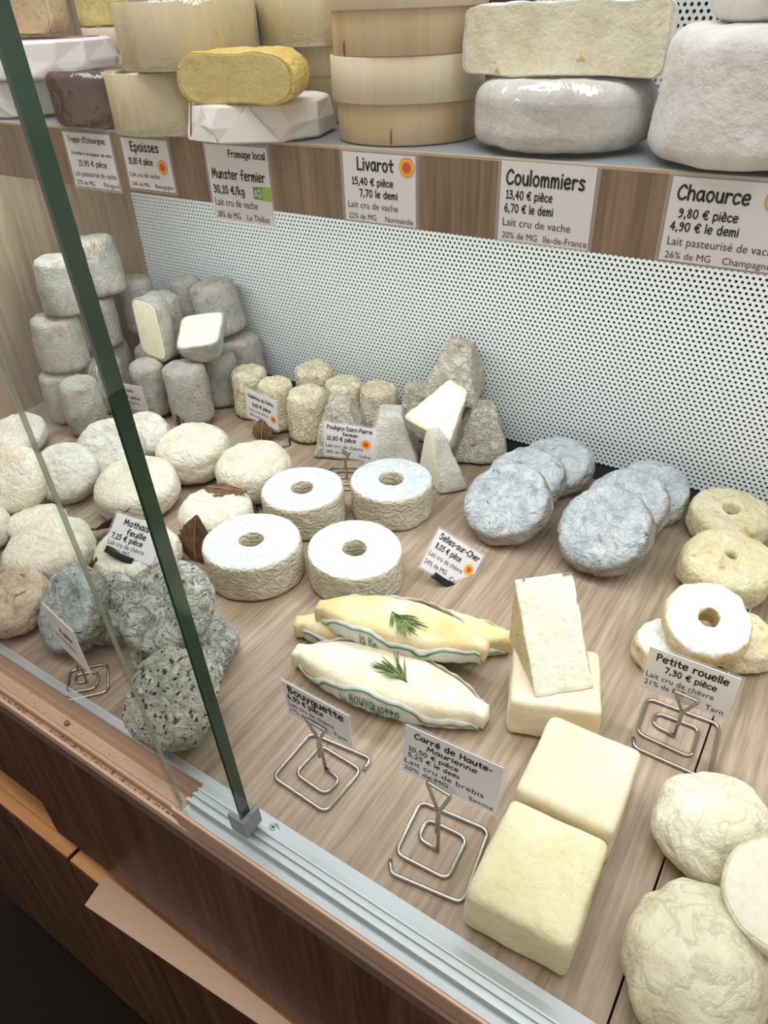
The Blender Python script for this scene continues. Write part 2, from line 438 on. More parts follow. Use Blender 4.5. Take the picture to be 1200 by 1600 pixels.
m_munster = cheese('golden_rind', [(.3, 'd3b45c'), (.5, 'e2c876'), (.7, 'ead898')], 30, .45, .8, 150, wr=.8, wsc=45, cavity=.10)
m_munsterp = cheese('golden_paste', [(.3, 'e0c47a'), (.6, 'ead898')], 30, .5, .4, 160, specks=[('a06a2a', 70, .70, .74)], cavity=.10)
m_bloom = cheese('bloomy_rind', [(.3, 'cfcac6'), (.5, 'deDAd7'), (.7, 'e8e6e4')], 28, .85, .45, 90, patches=[('c9bba9', 30, .60, .78)], cavity=.10)
m_soft = cheese('soft_paste', [(.3, 'e8dfbc'), (.5, 'eee7cc'), (.7, 'f2edda')], 40, .55, .45, 80, specks=[('cdb870', 110, .70, .75)], patches=[('ece6d2', 24, .52, .66)], cavity=.12)
m_beige = cheese('herbed_paste', [(.3, 'c9ac80'), (.5, 'dabf94'), (.7, 'e4cfa8')], 40, .7, .6, 150, specks=[('5a4526', 120, .69, .74)], cavity=.06)
m_yellowwedge = cheese('yellow_paste', [(.3, 'd2c078'), (.6, 'e2d494')], 60, .6, .4, 150)
m_carpet = cheese('dark_carpet', [(.3, '1e1712'), (.6, '2f251d')], 300, .95, 1.0, 900)
m_crumb = cheese('crumbs', [(.3, '7a5226'), (.6, 'b48850')], 300, .8, .5)

def perforated():
    g = G('perforated_white_steel', .4, .4); g.color('e2e6e6')
    x = g.n.new('ShaderNodeSeparateXYZ'); g.L.new(g.tc.outputs['Object'], x.inputs[0])
    p = .0056; q = p * math.sqrt(3)
    def cell(off):
        a = g.math('WRAP', g.math('ADD', x.outputs[0], off * p), p / 2, -p / 2); b = g.math('WRAP', g.math('ADD', x.outputs[2], off * q), q / 2, -q / 2)
        return g.math('SQRT', g.math('ADD', g.math('MULTIPLY', a, a), g.math('MULTIPLY', b, b)))
    d = g.math('MINIMUM', cell(0.0), cell(.5))
    hole = g.math('LESS_THAN', d, .00152)
    tr = g.n.new('ShaderNodeBsdfTransparent'); mx = g.n.new('ShaderNodeMixShader')
    g.L.new(hole, mx.inputs[0]); g.L.new(g.b.outputs[0], mx.inputs[1]); g.L.new(tr.outputs[0], mx.inputs[2])
    g.L.new(mx.outputs[0], g.n['Material Output'].inputs[0])
    return g.m
m_perf = perforated()

# ------------------------------------------------------------------ counter (the deck is at z = 0)
XL, XR, YB = -.93, .95, .737
counter = tag(empty('display_counter'), 'refrigerated shop counter with pale oak deck, white perforated back and dark wood front', 'display counter')
box('deck_board', (XL, .185, -.022, .0022, .702, 0), m_deck, counter, .0006)
box('deck_board', (.0034, .185, -.022, XR, .702, 0), m_deck, counter, .0006)
box('base_strip', (XL, .702, -.022, XR, YB + .03, -.001), m_rubber, counter)
box('end_panel', (XL - .02, .15, -.02, XL, YB + .03, .62), m_endwood, counter)
box('back_panel', (XL, YB, .0, XR, YB + .0015, .64), m_perf, counter)
box('backing_sheet', (XL, YB + .014, .0, XR, YB + .02, .64), m_dark, counter)
# front rail and gutter
mk('front_rail', *prism_x([(.185, -.02), (.185, .0018), (.1785, .0018), (.178, .0005), (.1735, -.019), (.1735, -.022), (.178, -.024)], XL, XR), m_alu, counter, False)
gut = [(.1775, -.0005), (.1728, -.0195), (.1632, -.0195)] + [(.1612 + .0018 * math.cos(a), -.0178 + .0022 * math.sin(a)) for a in np.linspace(0, PI, 7)] + \
      [(.1592, -.0235), (.1552, -.0235), (.1552, -.0185), (.1528, -.0185), (.1528, -.026), (.1735, -.026), (.1765, -.016)]
mk('gutter', *prism_x(gut[::-1], XL, XR), m_tan, counter, False)
box('profile_face', (XL, .1532, -.040, XR, .168, -.0262), m_profile, counter)
box('fascia_board', (XL, .1540, -.192, XR, .172, -.0402), m_fascia, counter, .0006)
box('lower_rail', (-.535, .1543, -.245, XR, .172, -.1935), m_fascia, counter, .0006)
box('inner_ledge', (XL, .160, -.270, XR, .30, -.262), m_lightwood, counter)
box('inner_back', (XL, .30, -.30, XR, .31, -.03), m_dark, counter)
for x0, x1, zz in ((XL, -.5225, -.2755), (-.5205, XR, -.2775)):
    d = box('drawer_front', (x0, .1465, -.735, x1, .1645, zz), m_fascia, counter, .0006)
    box('top_edging', (x0 + .001, .148, zz, x1 - .001, .1635, zz + .0012), m_lightwood, d)
    if x1 < 0:
        box('finger_hole', (-.66, .1458, -.335, -.632, .1466, -.312), m_dark, d)
box('toe_kick', (XL, .175, -DECK, XR, .19, -.735), m_dark, counter)
for x in (-.222, .16):
    bm = bmesh.new(); bmesh.ops.create_cone(bm, cap_ends=True, segments=24, radius1=.0036, radius2=.0022, depth=.0012)
    v = [u.co[:] for u in bm.verts]; f = [[u.index for u in q.verts] for q in bm.faces]; bm.free()
    sc = mk('screw', v, f, m_screw, counter, False, (x, .1787, .0034))
    mk('screw_slot', *join(boxes((-.0016, -.0003, .00055, .0016, .0003, .00066)), boxes((-.0003, -.0016, .00055, .0003, .0016, .00066))), m_dark, sc, False)
# crumbs lying in the gutter
rnd = random.Random(4); cv = []; cf = []
def crumb(x, y, z, r):
    global cv, cf
    bm = bmesh.new(); bmesh.ops.create_icosphere(bm, subdivisions=1, radius=r)
    a = [(x + u.co.x * rnd.uniform(.6, 1.6), y + u.co.y * rnd.uniform(.6, 1.3), z + u.co.z * .6) for u in bm.verts]; b = [[u.index for u in q.verts] for q in bm.faces]; bm.free()
    cv, cf = join((cv, cf), (a, b))
for i in range(230):
    crumb(rnd.uniform(-.52, -.2), rnd.gauss(.1572, .0009), -.0225, rnd.uniform(.0003, .0008))
for i in range(30): crumb(rnd.uniform(-.5, -.29), rnd.uniform(.164, .172), -.0192, rnd.uniform(.0002, .0006))
crumb(-.435, .168, -.0185, .0026)
tag(mk('crumbs', cv, cf, m_crumb, None, True), 'brown crumbs fallen in the tan gutter of the front rail', 'crumbs', None, 'stuff')
tag(mk('floor', *boxes((-2.2, -1.6, -DECK - .02, 1.6, 1.2, -DECK)), m_carpet, None, False), 'dark brown carpet floor in front of the counter', 'floor', None, 'structure')

# sliding glass panes (both lean out a little at the top)
def pane(name, x0, x1, y, ang, edge, label):
    r = tag(empty(name, (0, y, .0084 if edge == 'right' else .0022)), label, 'glass pane'); r.rotation_euler = (R_(ang), 0, 0)
    t = .0075
    box('glass', (x0, -t / 2, .001, x1, t / 2, .64), m_glass, r)
    if edge == 'right': box('polished_edge', (x1 + .0001, -t / 2, .001, x1 + .0022, t / 2, .64), m_gedge, r)
    else: box('polished_edge', (x0 - .0011, -t * .16, .001, x0 - .0001, t * .16, .64), m_gline, r)
    return r
pl = pane('sliding_glass_pane', XL + .01, -.2346, .1682, 2.0, 'right', 'left glass pane with thick dark green edge standing at the steel screw')
mk('end_shoe', *join(boxes((-.243, -.0062, 0, -.2315, -.0040, .016)), boxes((-.243, .0042, 0, -.2315, .0085, .016)), boxes((-.2321, -.0062, 0, -.2290, .0085, .016))), m_greyplastic, pl, False)
pr = pane('sliding_glass_pane', -.285, XR, .1570, 2.3, 'left', 'clear right glass pane with thin pale left edge, standing in the tan channel')
ch = [(.0225, .0004), (.0225, .0015), (.0168, .0022), (.0168, .0036), (.0158, .0036), (.0158, .0018), (.0128, .0018), (.0128, .0044), (.0108, .0044), (.0108, .0018), (.0072, .0018), (.0072, .0062), (.0048, .0062), (.0048, -.0010), (-.0045, -.0010), (-.0045, -.004), (.0215, -.004)]
mk('track_rails', *prism_x([(y - .0005, z - .0012) for y, z in ch], -.2850, XR), m_alu, pr, False)
mk('channel_lip', *prism_x([(-.0046, -.014), (-.0046, .0075), (-.0056, .0085), (-.0070, .0085), (-.0074, .0070), (-.0062, -.014)][::-1], -.2865, XR), m_tan, pr, False)

# upper wall shelf
shelf = tag(empty('wall_shelf'), 'walnut shelf board across the perforated back, price cards along its front', 'shelf')
box('shelf_board', (XL, .4215, .330, XR, YB - .001, .3725), m_edge, shelf)
box('front_facing', (XL, .4195, .329, XR, .4214, .3728), m_shelf, shelf)
box('top_edging', (XL, .4195, .3729, XR, .4240, .3745), m_edge, shelf)
box('top_sheet', (XL, .4241, .3726, XR, YB - .001, .3740), m_greyplastic, shelf)
led = tag(box('light_strip', (-1.0 + .1, .478, .3275, .4, .522, .3298), m_white, None), 'slim white light strip under the walnut shelf', 'lamp')
led.parent = None
sheet = [(-.463, .1538), (-.456, .123), (-.245, .1385), (-.06, .1530), (-.06, .1538)]
v = [(x, y, -.2605) for x, y in sheet] + [(x, y, -.2585) for x, y in sheet]
tag(mk('cardboard_sheet', v, [(4, 3, 2, 1, 0), (5, 6, 7, 8, 9)] + [(i, (i + 1) % 5, (i + 1) % 5 + 5, i + 5) for i in range(5)], m_tan, None, False), 'tan tapering sheet sticking out of the slot in the dark wood front', 'sheet')

# ------------------------------------------------------------------ lettering
def P_(s): return [tuple(float(q) for q in p.split(',')) for p in s.split()]
GL = {}
def gl(ch, wd, *st): GL[ch] = (wd, [(s[0], P_(s[1:])) for s in st])
gl('a', .52, 'c.40,.42 .25,.5 .08,.38 .05,.18 .15,.02 .30,.06 .40,.25 .41,.48', 'l.41,.48 .42,.12 .48,.0')
gl('b', .50, 'l.06,.75 .06,.0', 'c.06,.35 .2,.5 .38,.42 .43,.22 .32,.03 .16,.0 .06,.1')
gl('c', .46, 'c.40,.42 .25,.5 .08,.38 .06,.15 .2,.0 .4,.08')
gl('d', .52, 'l.42,.75 .42,.0', 'c.42,.35 .28,.5 .1,.4 .06,.2 .16,.02 .3,.0 .42,.12')
gl('e', .50, 'c.07,.25 .42,.29 .38,.46 .22,.5 .07,.36 .06,.15 .2,.0 .42,.06')
gl('f', .44, 'c.42,.70 .28,.75 .18,.6 .17,.3 .17,.0', 'l.03,.42 .36,.44')
gl('g', .50, 'c.40,.42 .25,.5 .08,.38 .07,.15 .2,.05 .38,.18 .41,.46', 'c.41,.46 .42,-.05 .3,-.22 .08,-.16')
gl('h', .48, 'l.06,.75 .06,.0', 'c.06,.3 .2,.48 .36,.44 .41,.25 .41,.0')
gl('i', .16, 'l.07,.48 .07,.0', 'l.07,.66 .075,.67')
gl('k', .46, 'l.06,.75 .06,.0', 'l.36,.48 .07,.2', 'l.12,.25 .4,.0')
gl('l', .16, 'l.07,.75 .07,.0')
gl('m', .66, 'l.06,.48 .06,.0', 'c.06,.3 .17,.48 .28,.4 .3,.0', 'c.3,.3 .42,.48 .54,.4 .57,.0')
gl('n', .48, 'l.06,.48 .06,.0', 'c.06,.3 .2,.48 .36,.42 .40,.0')
gl('o', .52, 'c.24,.5 .09,.4 .06,.18 .2,.0 .38,.07 .45,.28 .37,.45 .24,.5')
gl('p', .50, 'l.06,.46 .06,-.24', 'c.06,.33 .2,.49 .38,.42 .43,.22 .32,.03 .16,.0 .06,.1')
gl('q', .50, 'c.40,.42 .25,.5 .08,.38 .07,.15 .2,.02 .38,.15 .41,.46', 'l.41,.46 .42,-.24')
gl('r', .40, 'l.07,.48 .07,.0', 'c.07,.28 .18,.46 .37,.44')
gl('s', .44, 'c.38,.44 .2,.5 .08,.4 .22,.27 .37,.15 .28,.01 .05,.05')
gl('t', .42, 'c.2,.68 .2,.3 .21,.08 .35,.02', 'l.03,.45 .38,.46')
gl('u', .48, 'c.06,.48 .06,.15 .2,.0 .36,.1 .40,.48', 'l.40,.48 .42,.0')
gl('v', .44, 'l.05,.48 .2,.0 .39,.48')
gl('x', .48, 'l.06,.48 .42,.0', 'l.42,.48 .06,.0')
gl('y', .46, 'l.05,.48 .23,.1', 'l.41,.48 .12,-.22')
gl('T', .60, 'l.02,.72 .58,.73', 'l.30,.72 .29,.0')
gl('E', .54, 'l.47,.72 .07,.72 .07,.0 .49,.01', 'l.07,.38 .42,.39')
gl('F', .52, 'l.47,.72 .07,.72 .07,.0', 'l.07,.38 .42,.39')
gl('M', .74, 'l.05,.0 .14,.72 .35,.2 .55,.72 .67,.0')
gl('L', .50, 'l.08,.72 .07,.01 .46,.0')
gl('C', .58, 'c.52,.6 .36,.73 .13,.55 .06,.25 .2,.02 .4,.02 .54,.12')
gl('P', .50, 'l.08,.72 .08,.0', 'c.08,.70 .3,.73 .44,.58 .36,.4 .08,.34')
gl('S', .54, 'c.48,.65 .28,.74 .1,.62 .22,.43 .43,.29 .43,.09 .24,.0 .05,.08')
gl('B', .54, 'l.08,.72 .08,.0', 'c.08,.71 .3,.71 .38,.56 .26,.41 .08,.38', 'c.08,.39 .34,.36 .46,.2 .36,.03 .08,.01')
gl('H', .62, 'l.08,.72 .08,.0', 'l.52,.72 .53,.0', 'l.08,.36 .52,.37')
gl('0', .52, 'c.25,.72 .09,.58 .06,.3 .2,.0 .38,.08 .45,.38 .38,.64 .25,.72')
gl('1', .36, 'l.08,.6 .2,.72 .2,.0', 'l.06,.0 .33,.0')
gl('2', .50, 'c.07,.6 .2,.72 .4,.62 .34,.36 .08,.03', 'l.08,.02 .44,.01')
gl('3', .50, 'c.09,.66 .28,.72 .38,.58 .18,.4', 'c.18,.4 .42,.32 .38,.08 .2,.0 .05,.08')
gl('4', .52, 'l.34,.0 .34,.72 .05,.24 .47,.25')
gl('5', .50, 'l.42,.72 .13,.71 .09,.42', 'c.09,.42 .3,.46 .43,.28 .3,.03 .06,.06')
gl('6', .52, 'c.36,.72 .14,.5 .06,.22 .2,.0 .4,.06 .43,.26 .28,.38 .09,.26')
gl('7', .50, 'l.05,.71 .44,.72 .2,.0')
gl('8', .52, 'c.25,.38 .1,.55 .25,.72 .4,.56 .25,.38 .07,.2 .24,.0 .43,.18 .25,.38')
gl('9', .52, 'c.42,.56 .25,.72 .09,.56 .2,.4 .42,.52', 'c.42,.6 .4,.3 .28,.04 .1,.0')
gl(',', .22, 'l.12,.08 .06,-.12')
gl("'", .18, 'l.09,.75 .08,.58')
gl('-', .36, 'l.05,.28 .32,.28')
gl('/', .42, 'l.05,-.08 .38,.78')
gl('%', .7, 'c.16,.72 .06,.58 .16,.46 .26,.58 .16,.72', 'c.54,.26 .44,.13 .54,.0 .64,.13 .54,.26', 'l.56,.72 .12,.0')
gl('\u20ac', .60, 'c.54,.6 .4,.72 .2,.6 .14,.35 .22,.08 .4,.0 .54,.1', 'l.03,.43 .42,.44', 'l.03,.28 .4,.29')
GL[' '] = (.30, [])
for b, a, s in (('e', '\u00e9', 'l.18,.6 .34,.74'), ('e', '\u00e8', 'l.34,.6 .16,.74'), ('a', '\u00e0', 'l.34,.6 .16,.74')):
    GL[a] = (GL[b][0], GL[b][1] + [(s[0], P_(s[1:]))])

def smooth_stroke(k, p):
    if k == 'l' or len(p) < 3: return [np.array(q) for q in p]
    P = [np.array(q) for q in p]; P = [2 * P[0] - P[1]] + P + [2 * P[-1] - P[-2]]; out = []
    for i in range(1, len(P) - 2):
        for t in (0, .25, .5, .75):
            a, b, c, d = P[i - 1:i + 3]
            out.append(.5 * (2 * b + (c - a) * t + (2 * a - 5 * b + 4 * c - d) * t * t + (3 * b - a - 3 * c + d) * t ** 3))
    return out + [P[-2]]

def hand(text, hw=.055):                         # round-nibbed hand lettering, flat ribbons; returns verts (x, y), faces, width
    v = []; f = []; x = 0
    def disc(c):
        n = len(v)
        v.extend([(c[0] + hw * math.cos(a), c[1] + hw * math.sin(a)) for a in np.linspace(0, 2 * PI, 9)[:-1]]); f.append(tuple(range(n, n + 8)))
    for chh in text:
        wd, st = GL[chh]
        for k, p in st:
            q = [u + np.array([x, 0]) for u in smooth_stroke(k, p)]
            disc(q[0]); disc(q[-1])
            if k == 'l':
                for u in q[1:-1]: disc(u)
            for i in range(len(q) - 1):
                if k == 'l':
                    d = q[i + 1] - q[i]; l = np.linalg.norm(d) or 1; nn = np.array([-d[1], d[0]]) / l * hw
                    n = len(v); v += [tuple(q[i] - nn), tuple(q[i + 1] - nn), tuple(q[i + 1] + nn), tuple(q[i] + nn)]; f.append((n, n + 1, n + 2, n + 3))
            if k != 'l':
                n = len(v)
                for i, u in enumerate(q):
                    d = q[min(i + 1, len(q) - 1)] - q[max(i - 1, 0)]; l = np.linalg.norm(d) or 1; nn = np.array([-d[1], d[0]]) / l * hw
                    v += [tuple(u - nn), tuple(u + nn)]
                for i in range(len(q) - 1): f.append((n + 2 * i, n + 2 * i + 2, n + 2 * i + 3, n + 2 * i + 1))
        x += wd + .06
    return v, f, x - .06

_tc = {}
def sans(text, bold=.0):
    k = (text, bold)
    if k in _tc: return _tc[k]
    c = bpy.data.curves.new('t', 'FONT'); c.body = text; c.size = 1; c.offset = bold; c.resolution_u = 3
    o = bpy.data.objects.new('t', c); COL.objects.link(o); bpy.context.view_layer.update()
    me = bpy.data.meshes.new_from_object(o.evaluated_get(bpy.context.evaluated_depsgraph_get()))
    v = [(p.co.x, p.co.y) for p in me.vertices]; f = [tuple(q.vertices) for q in me.polygons]
    bpy.data.objects.remove(o); bpy.data.curves.remove(c); bpy.data.meshes.remove(me)
    x0 = min(p[0] for p in v); wd = max(p[0] for p in v) - x0
    _tc[k] = ([(p[0] - x0, p[1]) for p in v], f, wd)
    return _tc[k]

def seal_mesh(r, n=28): return [(r * math.cos(2 * PI * i / n), r * math.sin(2 * PI * i / n), 0) for i in range(n)], [tuple(range(n))]

TAGG = 'printed price cards'
def price_tag(label, pos, W, H, lines, seals=(), yaw=0, tilt=90, roll=0, lam=.0022, extra=None, group=TAGG):
    r = tag(empty('price_tag', pos), label, 'price tag', group)
    c, s = math.cos(R_(yaw)), math.sin(R_(yaw)); rl = R_(roll); tl = R_(tilt)
    ex = Vector((c * math.cos(rl), s * math.cos(rl), math.sin(rl))); up = Vector((-s * math.cos(tl), c * math.cos(tl), math.sin(tl)))
    up = (up - ex * up.dot(ex)).normalized(); n = ex.cross(up)
    r.matrix_world = Matrix.Translation(pos) @ Matrix((ex, up, n)).transposed().to_4x4()
    box('card', (-W / 2, 0, -.0003, W / 2, H, .0003), m_card, r)
    if lam: box('laminate', (-W / 2 - lam, -lam, -.00035, W / 2 + lam, H + lam, .00038), m_lam, r)
    z = .00055
    for nm, txt, font, x0, x1, yb, cap in lines:  # fractions of the card; yb counts down from the top edge
        if font == 'h': v, f, wd = hand(txt, .058); em = cap * H / .73
        elif font == 'H': v, f, wd = hand(txt, .07); em = cap * H / .73
        else: v, f, wd = sans(txt); em = cap * H / .70
        sx = (x1 - x0) * W / wd
        mk(nm, [(-W / 2 + x0 * W + a * sx, H * (1 - yb) + b * em, z) for a, b in v], f, m_ink if font in 'hH' else m_ink2, r, False)
    for cx, cy, rr in seals:
        p = (-W / 2 + cx * W, H * (1 - cy), z); rr *= H
        v, f = seal_mesh(rr); o = mk('seal', v, f, m_orange, r, False, p)
        for q, m, dz in ((.86, m_yellow, 1), (.66, m_orange, 2), (.52, m_red, 3)):
            v, f = seal_mesh(rr * q); mk('seal_ring', v, f, m, o, False, (0, 0, dz * .00008))
    if extra: extra(r, W, H, z)
    return r
def body(a, b, c, milk_end=.76, y=(.80, .965), cap=(.10, .085), xl=.05, xr=(.58, .97), mid=.45):
    L = [('milk_text', a, 'b', xl, milk_end, y[0], cap[0]), ('fat_text', b, 'b', xl, mid, y[1], cap[1])]
    if c: L.append(('origin_text', c, 'b', xr[0], xr[1], y[1], cap[1]))
    return L

FY = .4188                                         # shelf tags are taped flat to the facing
def shelf_tag(label, x0, x1, z0, z1, lines, **k): price_tag(label, ((x0 + x1) / 2, FY, z0), x1 - x0, z1 - z0, lines, group='price cards taped along the walnut shelf', **k)
VA = 'Lait cru de vache'
shelf_tag('leftmost shelf card, five lines, under the brown cheese in film', -.5985, -.5400, .3290, .3708,
    [('name_text', "Trappe d'Echourgnac", 'h', .08, .90, .17, .095), ('note_text', 'Frott\u00e9e \u00e0 la liqueur de noix', 'h', .10, .96, .40, .055), ('price_text', '13,90 \u20ac pi\u00e8ce', 'h', .20, .82, .60, .10)] + body('Lait pasteuris\u00e9 de vache', '27% de MG', 'P\u00e9rigord', .97, xr=(.66, .99)))
shelf_tag('small shelf card headed Epoisses with orange seal, under the filmed pale box', -.5260, -.4740, .3330, .3698,
    [('name_text', 'Epoisses', 'H', .18, .80, .24, .17), ('price_text', '10,85 \u20ac pi\u00e8ce', 'H', .08, .62, .50, .12)] + body(VA, '24% de MG', 'Bourgogne', .72, y=(.76, .95)), seals=[(.82, .52, .145)])
def bio(r, W, H, z):
    x = W * (.99 - .5); y = H * (1 - .66)
    o = mk('organic_logo', *boxes((x - .030 * W - .24 * W, y, 0, x - .13 * W, y + .16 * H, .0001)), m_greenlogo, r, False, (0, 0, z))
    v, f, wd = hand('ab'.upper() if False else 'B', .06)
    v2, f2 = [(x - .255 * W + (a) * .13 * H, y + .03 * H + b * .14 * H, .0002) for a, b in join(([(.02, .0), (.12, .0), (.28, .72), (.2, .72)], [(0, 1, 2, 3)]), ([(.2, .72), (.28, .72), (.46, .0), (.36, .0)], [(0, 1, 2, 3)]), ([(.12, .22), (.36, .22), (.36, .32), (.12, .32)], [(0, 1, 2, 3)]))[0]], [(0, 1, 2, 3), (4, 5, 6, 7), (8, 9, 10, 11)]
    v2 += [(x - .255 * W + (a + .45) * .13 * H, y + .03 * H + b * .14 * H, .0002) for a, b in v]; f2 += [tuple(i + 12 for i in q) for q in f]
    mk('logo_letters', v2, f2, m_white, o, False)
    l = mk('leaf_logo', *boxes((x - .13 * W, y - .01 * H, 0, x + .01 * W, y + .17 * H, .0001)), m_lime, r, False, (0, 0, z))
    v = []; f = []
    for k in range(12):
        a = 2 * PI * k / 12; cx = x - .06 * W + .045 * W * math.cos(a) * (1.0 if math.sin(a) > 0 else .9); cy = y + .08 * H + .05 * H * math.sin(a) + .02 * H * math.cos(a)
        n = len(v); v += [(cx + .006 * W * math.cos(b) * (1 if i % 2 else .45), cy + .006 * W * math.sin(b) * (1 if i % 2 else .45), .0002) for i, b in enumerate(np.linspace(0, 2 * PI, 11)[:-1])]; f.append(tuple(range(n, n + 10)))
    mk('logo_stars', v, f, m_white, l, False)
shelf_tag('tall shelf card headed Fromage local with green organic logos', -.4340, -.3742, .3180, .3702,
    [('note_text', 'Fromage local', 'H', .38, .97, .145, .085), ('name_text', 'Munster fermier', 'H', .06, .93, .43, .12), ('price_text', '30,10 \u20ac/kg', 'H', .05, .57, .63, .10)] + body(VA, '28% de MG', 'Le Thillot', .76, xr=(.56, .93)), extra=bio)
shelf_tag('shelf card headed Livarot with orange seal, under the wooden boxes', -.3085, -.2530, .3300, .3720,
    [('name_text', 'Livarot', 'H', .20, .71, .235, .17), ('price_text', '15,40 \u20ac pi\u00e8ce', 'H', .12, .70, .45, .10), ('half_price_text', '7,70 le demi', 'H', .22, .76, .62, .10)] + body(VA, '22% de MG', 'Normandie', .76), seals=[(.89, .155, .135)])
shelf_tag('shelf card headed Coulommiers, under the white wheel in film', -.1945, -.1378, .3297, .3735,
    [('name_text', 'Coulommiers', 'H', .06, .90, .27, .17), ('price_text', '13,40 \u20ac pi\u00e8ce', 'H', .07, .58, .45, .10), ('half_price_text', '6,70 \u20ac le demi', 'H', .06, .60, .62, .10)] + body(VA, '20% de MG', 'Ile-de-France', .80, xr=(.52, .99)))
shelf_tag('rightmost shelf card, headed Chaource with orange seal', -.0973, -.0380, .3303, .3723,
    [('name_text', 'Chaource', 'H', .06, .66, .25, .16), ('price_text', '9,80 \u20ac pi\u00e8ce', 'H', .10, .60, .46, .10), ('half_price_text', '4,90 \u20ac le demi', 'H', .05, .63, .62, .10)] + body('Lait pasteuris\u00e9 de vache', '26% de MG', 'Champagne', .98, xr=(.55, .95)), seals=[(.875, .18, .15)])

CH = 'Lait cru de ch\u00e8vre'
DG = 'price cards standing on the deck'
def dtag(label, pos, W, H, lines, **k): price_tag(label, pos, W, H, lines, group=DG, **k)
dtag('small card half hidden by the green glass edge, before the grey log cheeses', (-.7550, .5253, .025), .0545, .038,
    [('name_text', 'Charolais', 'h', .30, .72, .28, .12), ('price_text', '10,95 \u20ac pi\u00e8ce', 'h', .14, .86, .55, .12), ('milk_text', CH, 'b', .10, .80, .76, .09), ('fat_text', '25% de MG', 'b', .10, .48, .93, .08)], yaw=10, tilt=97, roll=-2)
dtag('card leaning on the small ivory drum cheeses, dead leaf before it', (-.5830, .5872, .020), .054, .040,
    [('name_text', 'Chabichou du Poitou', 'H', .06, .90, .24, .11), ('price_text', '6,60 \u20ac pi\u00e8ce', 'H', .20, .80, .50, .12), ('milk_text', CH, 'b', .08, .70, .70, .09), ('fat_text', '28% de MG', 'b', .08, .46, .88, .08)], seals=[(.87, .68, .12)], yaw=-5, tilt=88, roll=-3)
dtag('card on a wire stand before the pyramid cheeses', (-.4290, .5610, .0285), .0590, .0415,
    [('name_text', 'Pouligny-Saint-Pierre', 'H', .05, .93, .17, .12), ('name_text', 'fermier', 'H', .36, .66, .33, .10), ('price_text', '10,80 \u20ac pi\u00e8ce', 'H', .05, .62, .50, .12), ('milk_text', CH, 'b', .03, .76, .72, .11), ('fat_text', '28% de MG', 'b', .03, .46, .91, .095), ('origin_text', 'Indre', 'b', .70, .92, .93, .095)], seals=[(.82, .50, .135)], yaw=21, tilt=88, roll=-4)
dtag('card in a black clip stuck among the cream leaf cheeses', (-.5033, .3041, .031), .052, .0372,
    [('name_text', 'Mothais sur', 'H', .20, .99, .24, .15), ('name_text', 'feuille', 'H', .32, .72, .46, .14), ('price_text', '7,15 \u20ac pi\u00e8ce', 'H', .05, .70, .64, .13), ('milk_text', CH, 'b', .03, .78, .82, .12), ('fat_text', '25% de MG', 'b', .03, .52, .98, .11)], yaw=13.8, tilt=46, roll=-9)
dtag('tilted card in a black clip beside the ash grey rounds', (-.2483, .4556, .0042), .0547, .0405,
    [('name_text', 'Selles-sur-Cher', 'H', .07, .96, .20, .14), ('price_text', '8,05 \u20ac pi\u00e8ce', 'H', .08, .64, .43, .13), ('milk_text', CH, 'b', .03, .76, .65, .12), ('fat_text', '24% de MG', 'b', .02, .50, .86, .11), ('origin_text', 'Centre', 'b', .60, .94, .93, .11)], seals=[(.86, .47, .13)], yaw=33.3, tilt=57.5, roll=-38.8)
dtag('blurred card on a wire stand before the boat shaped cheeses', (-.2130, .2265, .058), .0520, .0392,
    [('name_text', 'Bouyguette', 'H', .08, .92, .26, .19), ('price_text', '6,90 \u20ac pi\u00e8ce', 'H', .05, .60, .47, .14), ('milk_text', CH, 'b', .05, .74, .68, .12), ('fat_text', '17% de MG', 'b', .05, .46, .87, .11), ('origin_text', 'Tarn', 'b', .72, .92, .87, .11)], yaw=1.2, tilt=96.5, roll=-3.4)
dtag('blurred card on a wire stand beside the pale yellow cubes', (-.1183, .2285, .063), .0612, .0412,
    [('name_text', 'Carr\u00e9 de Haute-', 'H', .10, .90, .19, .105), ('name_text', 'Maurienne', 'h', .24, .76, .34, .095), ('price_text', '10,50 \u20ac pi\u00e8ce', 'h', .05, .58, .485, .085), ('half_price_text', '5,25 \u20ac le demi', 'h', .05, .60, .62, .085), ('milk_text', 'Lait cru de brebis', 'b', .02, .86, .78, .10), ('fat_text', '20% de MG', 'b', .02, .50, .92, .085), ('origin_text', 'Savoie', 'b', .72, .97, .95, .085)], yaw=4.7, tilt=86, roll=-2.5)
dtag('card on a wire stand before the floury ring cheeses at right', (-.0190, .3960, .0345), .0600, .0415,
    [('name_text', 'Petite rouelle', 'H', .10, .90, .24, .15), ('price_text', '7,30 \u20ac pi\u00e8ce', 'H', .22, .80, .46, .13), ('milk_text', CH, 'b', .03, .80, .68, .13), ('fat_text', '21% de MG', 'b', .03, .50, .86, .12), ('origin_text', 'Tarn', 'b', .74, .94, .93, .12)], yaw=1, tilt=90, roll=.4)
dtag('card on a wire stand beside grey mouldy cheeses, behind the left glass', (-.4320, .1920, .036), .0540, .0425,
    [('price_text', '\u20ac pi\u00e8ce', 'H', .35, .75, .46, .12), ('milk_text', CH, 'b', .05, .75, .70, .11)], yaw=-11, tilt=90, roll=5)

